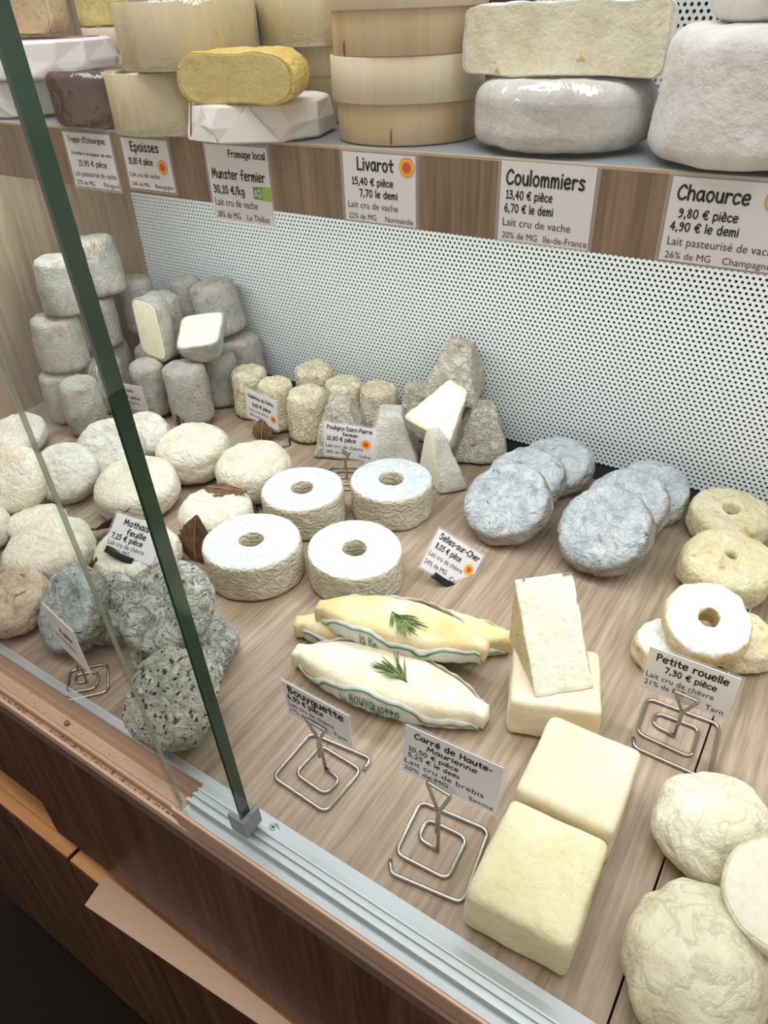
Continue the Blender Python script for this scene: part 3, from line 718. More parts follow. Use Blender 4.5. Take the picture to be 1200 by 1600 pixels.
# wire stands: a square spiral foot, a stem and a triangular clip
SPIRAL = [(-.0225, .0), (-.0200, -.0075), (.0294, .0), (.0198, .0510), (-.0294, .0455), (-.0244, .0054), (.0125, .0080), (.0101, .0387), (-.0190, .0370), (-.0173, .0216), (-.0021, .0217)]
def wire_stand(label, P, h, mat=None, r=.0014, lean=(0, 0)):
    mat = mat or m_wire; x0, y0 = P[-1]
    o = tag(empty('wire_card_stand', (x0, y0, r + .0002)), label, 'card stand', 'wire card stands on the deck')
    q = [Vector((x - x0, y - y0, 0)) for x, y in P]
    mk('spiral_foot', *tube(rounded_path(q, .006), r), mat, o)
    L = Vector((lean[0], lean[1], 0))
    mk('stem_clip', *tube(rounded_path([Vector((0, 0, 0)), L * .6 + Vector((0, 0, h * .62)), L + Vector((-.0085, .0, h)), L + Vector((.0085, -.0010, h)), L * .64 + Vector((.0009, -.0026, h * .68)), L * .4 + Vector((.0006, -.0034, h * .38))], .0018), r * .92), mat, o)
    return o
def spiral(x, y, yaw, sc=1.0):
    c, s = math.cos(R_(yaw)), math.sin(R_(yaw)); ax, ay = SPIRAL[-1]
    return [(x + sc * ((a - ax) * c - (b - ay) * s), y + sc * ((a - ax) * s + (b - ay) * c)) for a, b in SPIRAL]
wire_stand('wire stand holding the card by the yellow cubes', [(-.1443, .2024), (-.1396, .1951), (-.0922, .2025), (-.0998, .2537), (-.1490, .2481), (-.1440, .2079), (-.1071, .2105), (-.1095, .2412), (-.1386, .2395), (-.1369, .2241), (-.1217, .2242)], .067)
wire_stand('wire stand holding the card before the boat shaped cheeses', [(-.1964, .2478), (-.1968, .2586), (-.2484, .2533), (-.2484, .2090), (-.1996, .2067), (-.1978, .2470), (-.2352, .2485), (-.2365, .2197), (-.2078, .2176), (-.2060, .2332), (-.2205, .2345)], .064, None, .0014, (.006, -.010))
wire_stand('wire stand holding the card before the floury rings', [(-.0425, .3758), (-.0393, .3679), (.0130, .3677), (.0083, .4204), (-.0444, .4179), (-.0416, .3814), (-.0024, .3802), (-.0034, .4090), (-.0348, .4075), (-.0341, .3952), (-.0175, .3930)], .044)
wire_stand('wire stand holding the card before the pyramids', spiral(-.4330, .5590, 24, .9), .038, None, .0011)
wire_stand('wire stand behind the left glass, beside grey cheeses', spiral(-.4380, .1965, 40, .62), .045, None, .0010)
wire_stand('wire stand among the grey logs, partly behind the green glass edge', spiral(-.7560, .5235, 20, .5), .036, None, .0009)
ws = tag(empty('wire_card_stand', (-.5620, .5900, .0012), R_(-20)), 'dark wire stand under the dead leaf by the ivory drums', 'card stand', 'wire card stands on the deck')
mk('spiral_foot', *tube(rounded_path([(-.02, -.01, 0), (.018, -.014, 0), (.022, .004, 0), (.006, .012, 0)], .003), .0010), m_darkwire, ws)
# black clip feet
def clip(label, pos, yaw, tilt, roll, wing):
    c, s = math.cos(R_(yaw)), math.sin(R_(yaw)); rl = R_(roll); tl = R_(tilt)
    ex = Vector((c * math.cos(rl), s * math.cos(rl), math.sin(rl))); up = Vector((-s * math.cos(tl), c * math.cos(tl), math.sin(tl)))
    up = (up - ex * up.dot(ex)).normalized(); n = ex.cross(up)
    r = tag(empty('card_clip', pos), label, 'card clip', 'black plastic card clips')
    r.matrix_world = Matrix.Translation(pos) @ Matrix((ex, up, n)).transposed().to_4x4()
    v, f = rbox(.024, .0065, .0022, .001, 8); v = v + np.array([0, 0, .0010]); v[:, 1] += -.0025 + 6 * v[:, 0] ** 2
    mk('front_jaw', v, f, m_black, r)
    v, f = rbox(.040, .0075, .0022, .001, 8); v = v + np.array([wing, -.001, -.0034])
    mk('rear_jaw', v, f, m_black, r)
clip('black clip holding the tilted card beside the ash grey rounds', (-.2475, .4565, .0055), 33.3, 57.5, -38.8, .008)
clip('black clip holding the card among the cream leaf cheeses', (-.5075, .3030, .0330), 13.8, 46, -15, .0)

# ------------------------------------------------------------------ cheeses on the deck
def rnd_cheese(name, label, cat, group, x, y, z0, R, H, mat, seed, rd=.25, taper=1.0, bulge=0, crown=0, hole=0, tilt=0, az=-90, yaw=None, layers=((.0014, 40), (.0005, 140)), sq=0, n=64, nt=9, oval=1.0):
    v, f = lathe(disc_prof(R, H, rd, taper, bulge, crown, hole, nt), n)
    v[:, 0] *= oval; v[:, 1] /= oval
    if sq: v = squarish(v, sq)
    v = displace(v, f, layers, seed)
    v[:, 2] -= H / 2
    o = mk(name, v, f, mat)
    settle(o, x, y, z0, rot(tilt, az, seed * 47 % 360 if yaw is None else yaw))
    return tag(o, label, cat, group)

LG = 'grey log cheeses'
LOGL = [  # label, x, y, z0, R, H, tilt, az
 ('grey log cheese, front one of the two topmost by the oak end wall', -.8365, .5285, .1405, .0291, .0666, 4, 20),
 ('grey log cheese with white stripes, highest of the pile, by the oak end wall', -.8525, .5970, .141, .0312, .0726, 5, 200),
 ('grey log cheese, middle of the leftmost stack, tan band round it', -.8484, .5097, .069, .0311, .0690, 2, 30),
 ('grey log cheese under the striped topmost log, half behind the green glass edge', -.8630, .5780, .072, .0320, .0670, 2, 90),
 ('pinkish grey log cheese standing back in the corner by the perforated wall', -.8565, .6520, .070, .0250, .0780, 0, 0),
 ('grey log cheese at the bottom of the leftmost stack', -.8516, .4958, 0, .0262, .0680, 1, 0),
 ('grey log cheese standing on the deck, frontmost of the left stack', -.7965, .4845, 0, .0250, .0714, 2, 40),
 ('striped grey log cheese behind the small card and the green glass edge', -.8262, .5465, 0, .0255, .0700, 0, 0),
 ('pale grey log cheese standing under the half log with upright cut face', -.7553, .5635, 0, .0236, .0751, 0, 0),
 ('big grey log cheese with a scrap of dead leaf at its foot', -.6958, .5743, 0, .0282, .0796, 3, 180),
 ('dark grey log cheese standing behind the ivory drums and the leaf scrap log', -.6975, .6353, 0, .0244, .0735, 0, 0),
 ('rightmost grey log cheese, against the perforated wall', -.7180, .7000, 0, .0317, .0680, 3, 200),
 ('grey log cheese just behind the upright cut half log', -.7809, .6260, .0725, .0276, .0694, 3, 20),
 ('narrow grey log cheese with brown patch, against the perforated wall', -.8060, .6980, .072, .0228, .0690, 0, 0),
 ('grey log cheese high on the right of the pile, behind the lying half log', -.7430, .6940, .0725, .0331, .0714, 8, 190),
 ('dark log cheese seen in the gap left of the upright half log', -.8000, .6130, 0, .0255, .0715, 0, 0),
 ('dark log cheese seen in the gap below the lying half log', -.7530, .6480, 0, .0235, .0715, 0, 0),
 ('buried log cheese at the back corner of the pile', -.8350, .6800, 0, .0270, .0700, 0, 0),
 ('buried log cheese behind the leftmost stack by the end wall', -.8700, .5950, 0, .0270, .0710, 0, 0),
]
for i, (lb, x, y, z0, R, H, tl, az) in enumerate(LOGL):
    o = rnd_cheese('log_cheese', lb, 'cheese', LG, x, y, z0, R * .985, H, m_logch, 11 + i, .11, .93, .0014, .0006, 0, tl, az, None, ((.0020, 38), (.0010, 110), (.0007, 260)), n=52)
    if 'stripe' in lb:
        v = []; f = []
        for k in range(5):
            a0 = R_(-150 + k * 24); n = len(v)
            for t in range(9):
                z = -H * .05 + H * .57 * t / 8; z = min(z, H * .5); rr = (R + .0016) if t < 7 else (R + .0010) * (1 - .16 * (t - 6))
                for da in (-.03, .03): v.append((rr * math.cos(a0 + da), rr * math.sin(a0 + da), z))
            f += [(n + 2 * t, n + 2 * t + 1, n + 2 * t + 3, n + 2 * t + 2) for t in range(8)]
        st = mk('mould_stripes', v, f, m_bloom, o); st.matrix_parent_inverse = Matrix(); st['label'] = 'white stripes'
        st.rotation_euler = (0, 0, -(R_((11 + i) * 47 % 360)))

def half_cheese(name, label, cat, group, v, f, pco, pno, mrind, mpaste, m, x, y, z0, inset=.955, out=.0006):
    c = v.mean(0)
    rv, rf = solid_cut(v, f, pco, pno)
    o = mk(name, rv, rf, mrind)
    for p in o.data.polygons:
        if len(p.vertices) > 5: p.use_smooth = False
    k = np.array(pno) / np.linalg.norm(pno); c2 = c - k * np.dot(c - np.array(pco), k)
    pv, pf = solid_cut((v - c2) * inset + c2, f, tuple(np.array(pco) + k * out), pno)
    ps = mk('cut_paste', pv, pf, mpaste, o, False)
    settle(o, x, y, z0, m)
    tag(o, label, cat, group)
    return o
v, f = lathe(disc_prof(.0262, .078, .14, .95, .001), 48); v = displace(v, f, ((.0015, 40), (.0005, 140)), 91); v[:, 2] -= .039
half_cheese('half_log_cheese', 'half grey log cheese standing upright, its pale cut face to the left', 'cheese', LG, v, f, (0, -.006, 0), (0, -1, 0), m_logch, m_logpaste, rot(0, 0, -4), -.7470, .5800, .0775, .93)
v, f = lathe(disc_prof(.0290, .060, .12, .97, .001), 48); v = displace(v, f, ((.0015, 40), (.0005, 140)), 92); v[:, 2] -= .030
half_cheese('half_log_cheese', 'half grey log cheese lying down, its pale cut face up', 'cheese', LG, v, f, (0, .004, 0), (0, 1, 0), m_logch, m_logpaste,
            Matrix.Rotation(R_(30), 3, 'Z') @ Matrix.Rotation(R_(-8), 3, 'Y') @ Matrix.Rotation(R_(22), 3, 'X') @ Matrix.Rotation(R_(90), 3, 'X'), -.6860, .6050, .0800, .93)

DG_ = 'ivory drum cheeses'
for i, (lb, x, y, R, H) in enumerate([
 ('yellowish drum cheese, leftmost of the small ivory drums', -.6388, .6308, .0246, .0623), ('ivory drum cheese directly behind the leaning card', -.5844, .6190, .0231, .0632),
 ('ivory drum cheese, frontmost of the group, right of the leaning card', -.5338, .6194, .0260, .0605), ('ivory drum cheese, rearmost, against the perforated wall', -.5760, .6894, .0265, .0581),
 ('ivory drum cheese in the middle of the back row', -.5250, .6850, .0262, .0493), ('rightmost ivory drum cheese, with a crease in its top', -.4740, .6922, .0255, .0513)]):
    rnd_cheese('drum_cheese', lb, 'cheese', DG_, x, y, 0, R, H, m_drum, 31 + i, .11, .90, .0, .0006, 0, 0, 0, None, ((.0012, 60), (.0014, 110, 'r'), (.0004, 260)), n=64)

# pyramids
PG = 'truncated pyramid cheeses'
def pyr(label, x, y, z0, base, H, topf, m, mat, seed, cut=None, amp=1.0):
    v, f = rbox(base, base, H, .004, 16, topf)
    v = displace(v, f, ((.0024 * amp, 45), (.0013 * amp, 120, 'r'), (.0006, 260)), seed); v[:, 2] -= H / 2
    if cut is None:
        o = mk('pyramid_cheese', v, f, mat); settle(o, x, y, z0, m); return tag(o, label, 'cheese', PG)
    c = (0, 0, 0); k = np.array(cut)
    rv, rf = solid_cut(v, f, c, cut); o = mk('half_pyramid_cheese', rv, rf, mat)
    for p in o.data.polygons:
        if len(p.vertices) > 5: p.use_smooth = False
    bv, bf = solid_cut(v * .985, f, tuple(k * .0004), cut); mk('paste_border', bv, bf, m_pyrborder, o, False)
    pv, pf = solid_cut(v * .92, f, tuple(k * .0009), cut); mk('cut_paste', pv, pf, m_pyrpaste, o, False)
    settle(o, x, y, z0, m); return tag(o, label, 'cheese', PG)
pyr('rough pyramid cheese mostly behind the card on the wire stand', -.4801, .6163, 0, .0633, .0620, .42, rot(2, -90, 24), m_pyr, 51)
pyr('smooth pale pyramid cheese right of the card on the wire stand', -.4175, .6320, 0, .0660, .0600, .40, rot(0, 90, 30), m_pyrclean, 52, None, .5)
pyr('rough pyramid cheese lying on top of the other pyramids', -.3690, .7020, .0600, .0660, .0630, .46, rot(6, 0, 14), m_pyr, 53)
pyr('rough pyramid cheese at the right under the topmost pyramid', -.3280, .6900, 0, .0660, .0610, .42, rot(2, 90, 30), m_pyr, 54)
pyr('dark edged pyramid cheese behind the lying cut half', -.4200, .6980, 0, .0560, .0640, .42, rot(0, 90, 10), m_pyr, 55)
h = pyr('half pyramid cheese lying tilted, large white cut face up', 0, 0, 0, .0608, .0646, .40, Matrix.Rotation(R_(.3), 3, 'Z') @ Matrix.Rotation(R_(17), 3, 'Y') @ Matrix.Rotation(R_(-56), 3, 'X'), m_pyrclean, 56, (0, -1, 0), .5)
h.location = (-.3506, .6356, .0795)
pyr('half pyramid cheese standing in front with narrow cut face left and white rind right', -.3485, .6047, 0, .0690, .0630, .34, rot(0, 0, -40), m_pyrclean, 57, (0, -1, 0), .5)

# leaf cheeses
MG = 'cream leaf cheeses'
ML = ((.0024, 26), (.0014, 70), (.0008, 130, 'r'), (.0005, 240))
for i, (lb, x, y, z0, R, H, tl, az, mt) in enumerate([
 ('big cream cheese behind the green glass edge, back row second from left', -.5983, .4830, 0, .0435, .046, 3, -90, 0),
 ('big cream cheese next to the white rings, back row right', -.5080, .4882, 0, .0415, .046, 3, -90, 0),
 ('cream cheese crossed by the green glass edge, middle row', -.6000, .3980, 0, .0450, .034, 8, -60, 0),
 ('cream cheese wrapped by a toothed brown leaf, left of the front white ring', -.4885, .4060, 0, .0378, .038, 2, -90, 0),
 ('large cream cheese at the left front, behind the pale glass line', -.5910, .2790, 0, .0420, .0331, 4, -80, 0),
 ('cream cheese under the clipped card, behind the round grey cheese', -.5170, .3230, 0, .0415, .0260, 5, -80, 0),
 ('small white cheese leaning behind, beside the big back cream cheese', -.6856, .4860, 0, .0300, .0200, 34, -60, 1),
 ('white cheese leaning, left of the green glass edge', -.6788, .4290, 0, .0390, .0240, 40, -60, 1),
 ('pinkish white cheese leaning between two others at the left', -.6870, .3720, 0, .0350, .0260, 42, -40, 1),
 ('large ridged cream cheese leaning at the left picture edge', -.7156, .3254, .004, .0405, .0270, 36, -60, 0),
 ('grey and white cheese lying at far left by the end wall', -.8350, .4080, 0, .0360, .0240, 12, -60, 1),
 ('cream cheese mostly hidden beneath the large ridged one', -.6560, .3080, 0, .0300, .0160, 0, -90, 0),
 ('cream cheese cut off by the left picture edge, lowest', -.6930, .2640, 0, .0330, .0280, 5, -90, 0)]):
    rnd_cheese('leaf_cheese', lb, 'cheese', MG, x, y, z0, R, H, (m_moth, m_mothgrey)[mt], 61 + i, .33, .97, .0008, .0012, 0, tl, az, None, ML, n=72, nt=12)

# dead leaves
def leaf(label, pos, L, W, m, mat, curl=.004, teeth=9, seed=0, fold=.0, stalk=.012, group='dead brown leaves'):
    nt, ns = teeth * 4, 10; v = []; f = []; rn = random.Random(seed)
    for i in range(nt + 1):
        t = i / nt; w = W * (math.sin(PI * min(1, t * .97 + .03) ** .85) ** .8) * (1 - .25 * t)
        w *= 1 + .16 * ((i % 4) / 4 - .4) + rn.uniform(-.05, .05)
        for j in range(ns + 1):
            s = j / ns * 2 - 1
            v.append((s * w, t * L - .18 * abs(s) * w, curl * math.sin(t * 3 + seed) + fold * abs(s) * W - curl * .6 * s * s + .0008 * math.sin(9 * s + 14 * t)))
    for i in range(nt):
        for j in range(ns):
            a = i * (ns + 1) + j; f.append((a, a + 1, a + ns + 2, a + ns + 1))
    o = mk('dead_leaf', v, f, mat)
    so = o.modifiers.new('thick', 'SOLIDIFY'); so.thickness = .0004
    mid = [(0, t * L, curl * math.sin(t * 3 + seed) + .0005) for t in np.linspace(-.0, .95, 10)]
    mk('midrib', *tube(mid, [.0006 * (1 - .7 * k / 9) + .0001 for k in range(10)], 6), m_rib, o)
    if stalk: mk('stalk', *tube([(0, 0, .0), (.001, -stalk * .5, .001), (.002, -stalk, .003)], .0007, 6), mat, o)
    o.matrix_world = Matrix.Translation(pos) @ m.to_4x4()
    return tag(o, label, 'leaf', group)
def M3(rz, rx, ry=0): return Matrix.Rotation(R_(rz), 3, 'Z') @ Matrix.Rotation(R_(rx), 3, 'X') @ Matrix.Rotation(R_(ry), 3, 'Y')
leaf('toothed brown leaf standing against the cream cheese left of the front white ring', (-.4740, .3600, .001), .050, .029, M3(4, 82), m_leaf, .003, 9, 1, 0, 0)
leaf('brown leaf pinned flat on top of a cream cheese near the white rings', (-.5080, .4180, .0420), .044, .014, M3(-70, 8), m_leaf, .003, 7, 2, 0, .006)
leaf('dark brown leaf standing between the cream cheeses, left of the clipped card', (-.5670, .3480, .030), .045, .020, M3(115, -25, 30), m_leaf2, .006, 6, 3, .15, .014)
leaf('dark leaf scrap under the big back row cream cheese', (-.6090, .4280, .020), .036, .010, M3(-40, -35, 40), m_leaf2, .004, 5, 4, .3, 0)
leaf('dark curled leaf scrap under the cream cheese next to the rings', (-.5060, .4390, .026), .040, .009, M3(-55, -40, 40), m_leaf2, .004, 5, 5, .3, 0)
leaf('tiny pointed leaf scrap on the cream cheese under the clipped card', (-.5330, .2860, .010), .019, .0065, M3(5, 75), m_leaf, .001, 4, 6, 0, 0)
leaf('brown leaf standing by the leaning card and the ivory drums', (-.5790, .5790, .001), .032, .017, M3(12, 72), m_leaf, .004, 5, 7, 0, 0)
leaf('reddish leaf scrap stuck at the foot of a grey log', (-.6860, .5450, .010), .020, .007, M3(60, 70), m_leaf2, .002, 4, 8, 0, 0)

# white rings
for i, (lb, x, y, R, H, ov) in enumerate([
 ('white ring cheese, back left of the four', -.4265, .4730, .0440, .0395, 1.0), ('white ring cheese, back right of the four, hole torn', -.3557, .5351, .0445, .0393, 1.0),
 ('white ring cheese, front left of the four, oval hole', -.4114, .3769, .0463, .0400, 1.02), ('white ring cheese, front right of the four', -.3235, .4215, .0458, .0354, 1.03)]):
    rnd_cheese('ring_cheese', lb, 'cheese', 'white ring cheeses', x, y, 0, R, H, m_ring, 81 + i, .10, .985, 0, 0, .0115 if i != 1 else .013, 0, 0, (10, 75, 30, -25)[i], ((.0012, 30), (.0005, 120)), n=84, oval=ov)

# ash rounds
AL = ((.0018, 40), (.0013, 95, 'r'), (.0007, 220))
for i, (lb, x, y, z0, R, H, tl, az) in enumerate([
 ('ash grey round lying at the back of the left leaning trio', -.2260, .6720, 0, .0415, .025, 14, -100), ('middle ash grey round of the left leaning trio', -.2420, .6250, 0, .0425, .026, 20, -100),
 ('front ash grey round of the left trio, dark dimple in its face', -.2351, .5643, 0, .0447, .0275, 30, -100), ('ash grey round at the back of the right trio, by the black strip', -.1220, .6680, 0, .0405, .027, 16, -100),
 ('middle ash grey round of the right leaning trio', -.1320, .6210, 0, .0415, .026, 31, -105), ('front ash grey round of the right trio, beige underside showing', -.1353, .5650, 0, .0442, .030, 36, -105)]):
    rnd_cheese('ash_cheese_round', lb, 'cheese', 'ash grey rounds', x, y, z0, R, H, m_ash, 101 + i, .3, .92, .001, -.0006, 0, tl, az, None, AL, n=68)

# floury ring cheeses at the right
PL = ((.0024, 40), (.0016, 100), (.0007, 230))
for i, (lb, x, y, z0, R, H, tl, az, hl, mt) in enumerate([
 ('yellowish ring cheese at the back of the right pile, by the black strip', -.0420, .6700, 0, .0385, .030, 4, -80, .008, 0), ('yellow cream ring cheese with mat marks, second of the right pile', -.0265, .5840, 0, .0400, .036, 9, -80, .0065, 0),
 ('floury white topped ring cheese, lying on two others behind the card', -.0236, .4760, .0225, .0330, .0225, 24, -80, .0080, 1),
 ('cream ring cheese behind the left half of the card, under the floury one', -.0420, .4680, 0, .0290, .0225, 0, 0, .006, 1), ('cream ring cheese at the right under the floury one', .0020, .5050, 0, .0290, .0225, 0, 0, .006, 0)]):
    rnd_cheese('small_ring_cheese', lb, 'cheese', 'yellow and floury ring cheeses', x, y, z0, R, H, (m_petite, m_petitew)[mt], 111 + i, .22, .95, .001, 0, hl, tl, az, None, PL, n=64)

# grey mouldy cheeses at the left front
GL_ = ((.0020, 45), (.0018, 110, 'r'), (.0009, 230))
for i, (lb, x, y, z0, R, H, tl, az, sq, mt) in enumerate([
 ('round wrinkled grey cheese on top, crossed by the green glass edge', -.3920, .2560, .030, .0400, .0240, 32, -90, 0, m_goat),
 ('small wrinkled grey cheese crossed by the pale glass line', -.4667, .2500, 0, .0305, .0180, 44, -85, 0, m_goat),
 ('blue grey mouldy cheese leaning, left of the small wrinkled one', -.4850, .2290, 0, .0370, .0230, 48, -100, 0, m_goatblue),
 ('pinkish grey cheese at the left picture edge by the front rail', -.5560, .2140, 0, .0325, .0230, 18, -80, 0, m_goatpink),
 ('squarish black speckled grey cheese at the front rail', -.3405, .2070, .0045, .0350, .0240, 30, -92, 3.2, m_goatspeck),
 ('flat grey cheese beneath the round wrinkled and the squarish one', -.3830, .2580, 0, .0385, .0230, 3, 90, 3.0, m_goat)]):
    rnd_cheese('mouldy_cheese', lb, 'cheese', 'grey mouldy cheeses', x, y, z0, R, H, mt, 121 + i, .35, .95, .001, 0, 0, tl, az, 10 if sq else None, GL_, sq, n=80, nt=14)

# boat shaped cheeses in paper, each with its sprig of rosemary
def boat(label, a, b, z0, W, H, mat, seed, pitch=0, letters=False, roll=0):
    a = Vector(a); b = Vector(b); L = (b - a).length; c = (a + b) / 2; yw = math.atan2(b.y - a.y, b.x - a.x)
    NU, NT = 44, 28
    def hw(u): return W / 2 * max(.30, (1 - abs(u) ** 2.0) ** .75 * .98 + .02)
    def hh(u): return H * (.62 + .38 * (1 - abs(u) ** 2.4))
    def sk(u, th, out=0):
        cc, ss = math.cos(th), math.sin(th); w = hw(u); h = hh(u)
        return np.array([u * L / 2, math.copysign(abs(cc) ** .50, cc) * (w + out), h / 2 + math.copysign(abs(ss) ** .62, ss) * (h / 2 + out)])
    v = []; f = []
    us = [-1 + 2 * i / NU for i in range(NU + 1)]
    for u in us:
        for k in range(NT): v.append(sk(u, 2 * PI * k / NT))
    for i in range(NU):
        for k in range(NT):
            j = (k + 1) % NT; f.append((i * NT + k, (i + 1) * NT + k, (i + 1) * NT + j, i * NT + j))
    for i, rev in ((0, 0), (NU, 1)):
        n = len(v); v.append(np.mean([v[i * NT + k] for k in range(NT)], 0) + np.array([.0025 * (1 if rev else -1), 0, 0]))
        for k in range(NT):
            q = (i * NT + k, i * NT + (k + 1) % NT, n); f.append(q[::-1] if rev else q)
    f = [tuple(q)[::-1] for q in f]
    v = displace(np.array(v), f, ((.0010, 45), (.0004, 150)), seed)
    o = mk('boat_cheese', v, f, mat)
    def vt(u, s): return (.84 + .13 * math.sin(u * 4.6 + s * 1.3 + seed) + .04 * math.sin(u * 15 + seed)) * (1 - .25 * u * u)
    def paper_pt(u, q, s, out):
        th = -PI / 2 + (.07 + .93 * q) * PI * .78
        p = sk(u, th, out + .0030 * max(0, q - .45)); p[1] *= -1 if s < 0 else 1
        return p
    for s in (-1, 1):
        pv = []; pf = []; MU, MQ = 60, 8; gv = []; gf = []
        for i in range(MU + 1):
            u = -.90 + 1.86 * i / MU
            for j in range(MQ + 1):
                pv.append(paper_pt(u, vt(u, s) * j / MQ, s, .0012 + .0004 * math.sin(u * 40 + j)))
            for q in (.855, .885): gv.append(paper_pt(u, vt(u, s) * q, s, .0022 + .0004 * math.sin(u * 40 + 7)))
        for i in range(MU):
            for j in range(MQ):
                k = i * (MQ + 1) + j; q = (k, k + 1, k + MQ + 2, k + MQ + 1); pf.append(q if s < 0 else q[::-1])
            gf.append((2 * i, 2 * i + 1, 2 * i + 3, 2 * i + 2))
        p = mk('paper_wrap', pv, pf, m_paper, o); sm = p.modifiers.new('thick', 'SOLIDIFY'); sm.thickness = .0004
        g = mk('printed_line', gv, gf, m_greenline, p); g.modifiers.new('thick', 'SOLIDIFY').thickness = .0003
        if letters and s < 0:
            tv, tf, tw = hand('la Bouyguette'[:], .045)
            q = [paper_pt(-.34 + .62 * x / tw, vt(-.34 + .62 * x / tw, s) * (.60 + .22 * y), s, .0026) for x, y in tv]
            t = mk('printed_name', q, tf, m_greenline, p, False)
    m = Matrix.Rotation(yw, 3, 'Z') @ Matrix.Rotation(-R_(pitch), 3, 'Y') @ Matrix.Rotation(R_(roll), 3, 'X')
    settle(o, c.x, c.y, z0 + .0012, m)
    return tag(o, label, 'cheese', 'boat shaped cheeses in paper')
BE = (-.3055, .3015), (-.1370, .3290)
boat('frontmost boat shaped cheese with green lettered paper', (-.302, .304), (-.140, .329), 0, .052, .028, m_boat, 3, 0, True)
boat('golden boat shaped cheese lying on top of the two others', (-.3065, .3420), (-.1630, .3740), .0185, .048, .026, m_boaty, 5, 0, True)
boat('boat shaped cheese underneath, its ends poking out left and right', (-.324, .3310), (-.158, .4100), 0, .050, .026, m_boaty, 8)
def sprig(label, pos, m, seed, L=.027):
    rn = random.Random(seed); o = mk('rosemary_sprig', *tube([(0, 0, 0), (.006, .001, .001), (.014, 0, .0015)], .0007, 6), m_stem)
    parts = []
    for k in range(24):
        t = rn.uniform(0, 1); b = Vector((.001 + .013 * t, 0, .001)); a = rn.uniform(-.75, .75); e = rn.uniform(.0, .35); l = L * rn.uniform(.55, 1)
        d = Vector((math.cos(a) * math.cos(e), math.sin(a) * math.cos(e), math.sin(e) * .6)); mid = b + d * l * .5 + Vector((0, 0, .0012))
        parts.append(tube([b, mid, b + d * l], [.0005, .0009, .0002], 5))
    mk('needles', *join(*parts), m_needle, o)
    o.matrix_world = Matrix.Translation(pos) @ m.to_4x4()
    return tag(o, label, 'rosemary', 'rosemary sprigs')
sprig('rosemary sprig on the frontmost boat shaped cheese', (-.1990, .3130, .0295), M3(165, 0, 2), 1)
sprig('rosemary sprig on the golden topmost boat shaped cheese', (-.2420, .3580, .0455), M3(-22, 0, 2), 2)

# square cheeses
QG = 'pale yellow square cheeses'
def square(label, x, y, yaw, W, D, H, mat, seed, top=.975, rad=.0050, pull=0):
    v, f = rbox(W, D, H, rad, 18, top); v = displace(v, f, ((.0012, 26), (.0006, 90)), seed)
    o = mk('square_cheese', v, f, mat); o.location = (x, y, -v[:, 2].min()); o.rotation_euler = (0, 0, R_(yaw))
    return tag(o, label, 'cheese', QG)
square('frontmost pale yellow square cheese, by the rail', -.0574, .2290, 2.8, .0640, .0720, .0370, m_carre, 141)
square('smooth peach tinted square cheese in the middle of the row', -.0603, .3028, 2.4, .0650, .0700, .0385, m_carrep, 142)
square('square cheese at the back carrying the cut wedge', -.1045, .3715, 22, .0670, .0630, .0365, m_carrep, 143)
bm = bmesh.new()
Wd, Lg = .0440, .0610
pv = [(sx * Wd / 2, yy, zz) for sx in (-1, 1) for yy, zz in ((0, 0), (Lg, 0), (Lg, Lg))]
vs = [bm.verts.new(p) for p in pv]
for q in ((0, 2, 1), (3, 4, 5), (0, 1, 4, 3), (1, 2, 5, 4), (2, 0, 3, 5)): bm.faces.new([vs[i] for i in q])
bmesh.ops.recalc_face_normals(bm, faces=bm.faces[:])
bmesh.ops.bevel(bm, geom=bm.edges[:], offset=.0012, segments=2, affect='EDGES')
bmesh.ops.triangulate(bm, faces=[q for q in bm.faces if len(q.verts) > 4])
bmesh.ops.subdivide_edges(bm, edges=[e for e in bm.edges if e.calc_length() > .012], cuts=5, use_grid_fill=True)
bmesh.ops.triangulate(bm, faces=bm.faces[:])
bm.verts.index_update(); V = np.array([u.co[:] for u in bm.verts]); F = [[u.index for u in q.verts] for q in bm.faces]; bm.free()
V = displace(V, F, ((.0008, 60), (.0004, 200)), 5)
wd = tag(mk('cheese_wedge', V, F, m_carrerind, None, False), 'white cut wedge with tan rind leaning on the back square cheese', 'cheese', QG)
hy = Lg * math.sqrt(2)
V, F = rbox(Wd + .0004, hy - .0012, .0022, .0006, 16)
V = displace(V, F, ((.0007, 60), (.0006, 190)), 9)
ps = mk('cut_paste', V, F, m_carrecut, wd, True)
ps.matrix_local = Matrix.Translation((0, Lg / 2, Lg / 2)) @ Matrix.Rotation(R_(45), 4, 'X') @ Matrix.Translation((0, 0, -.0012))
wd.location = (-.0929, .3585, .0372); wd.rotation_euler = (0, 0, R_(43))

# lumpy white cheeses at the lower right
def lump(label, x, y, z0, sx, sy, sz, seed, mat, yaw=0, cut=None):
    bm = bmesh.new(); bmesh.ops.create_icosphere(bm, subdivisions=5, radius=1); v = np.array([u.co[:] for u in bm.verts]); f = [[u.index for u in q.verts] for q in bm.faces]; bm.free()
    v = v * np.array([sx, sy, sz])
    v = displace(v, f, ((.0075, 24), (.0030, 60), (.0012, 130), (.0004, 300)), seed)
    lo = v[:, 2].min() * .72; v[:, 2] = np.maximum(v[:, 2], lo + (v[:, 2] - lo) * .12)
    if cut is None:
        o = mk('lumpy_cheese', v, f, mat); settle(o, x, y, z0, rot(0, 0, yaw)); return tag(o, label, 'cheese', 'lumpy white cheeses')
lump('lumpy white cheese, upper one in the right corner', .0240, .3190, 0, .0390, .0370, .0235, 151, m_lump, 20)
lump('lumpy white cheese, lower one in the right corner', .0340, .2360, 0, .0420, .0390, .0260, 152, m_lump, 70)
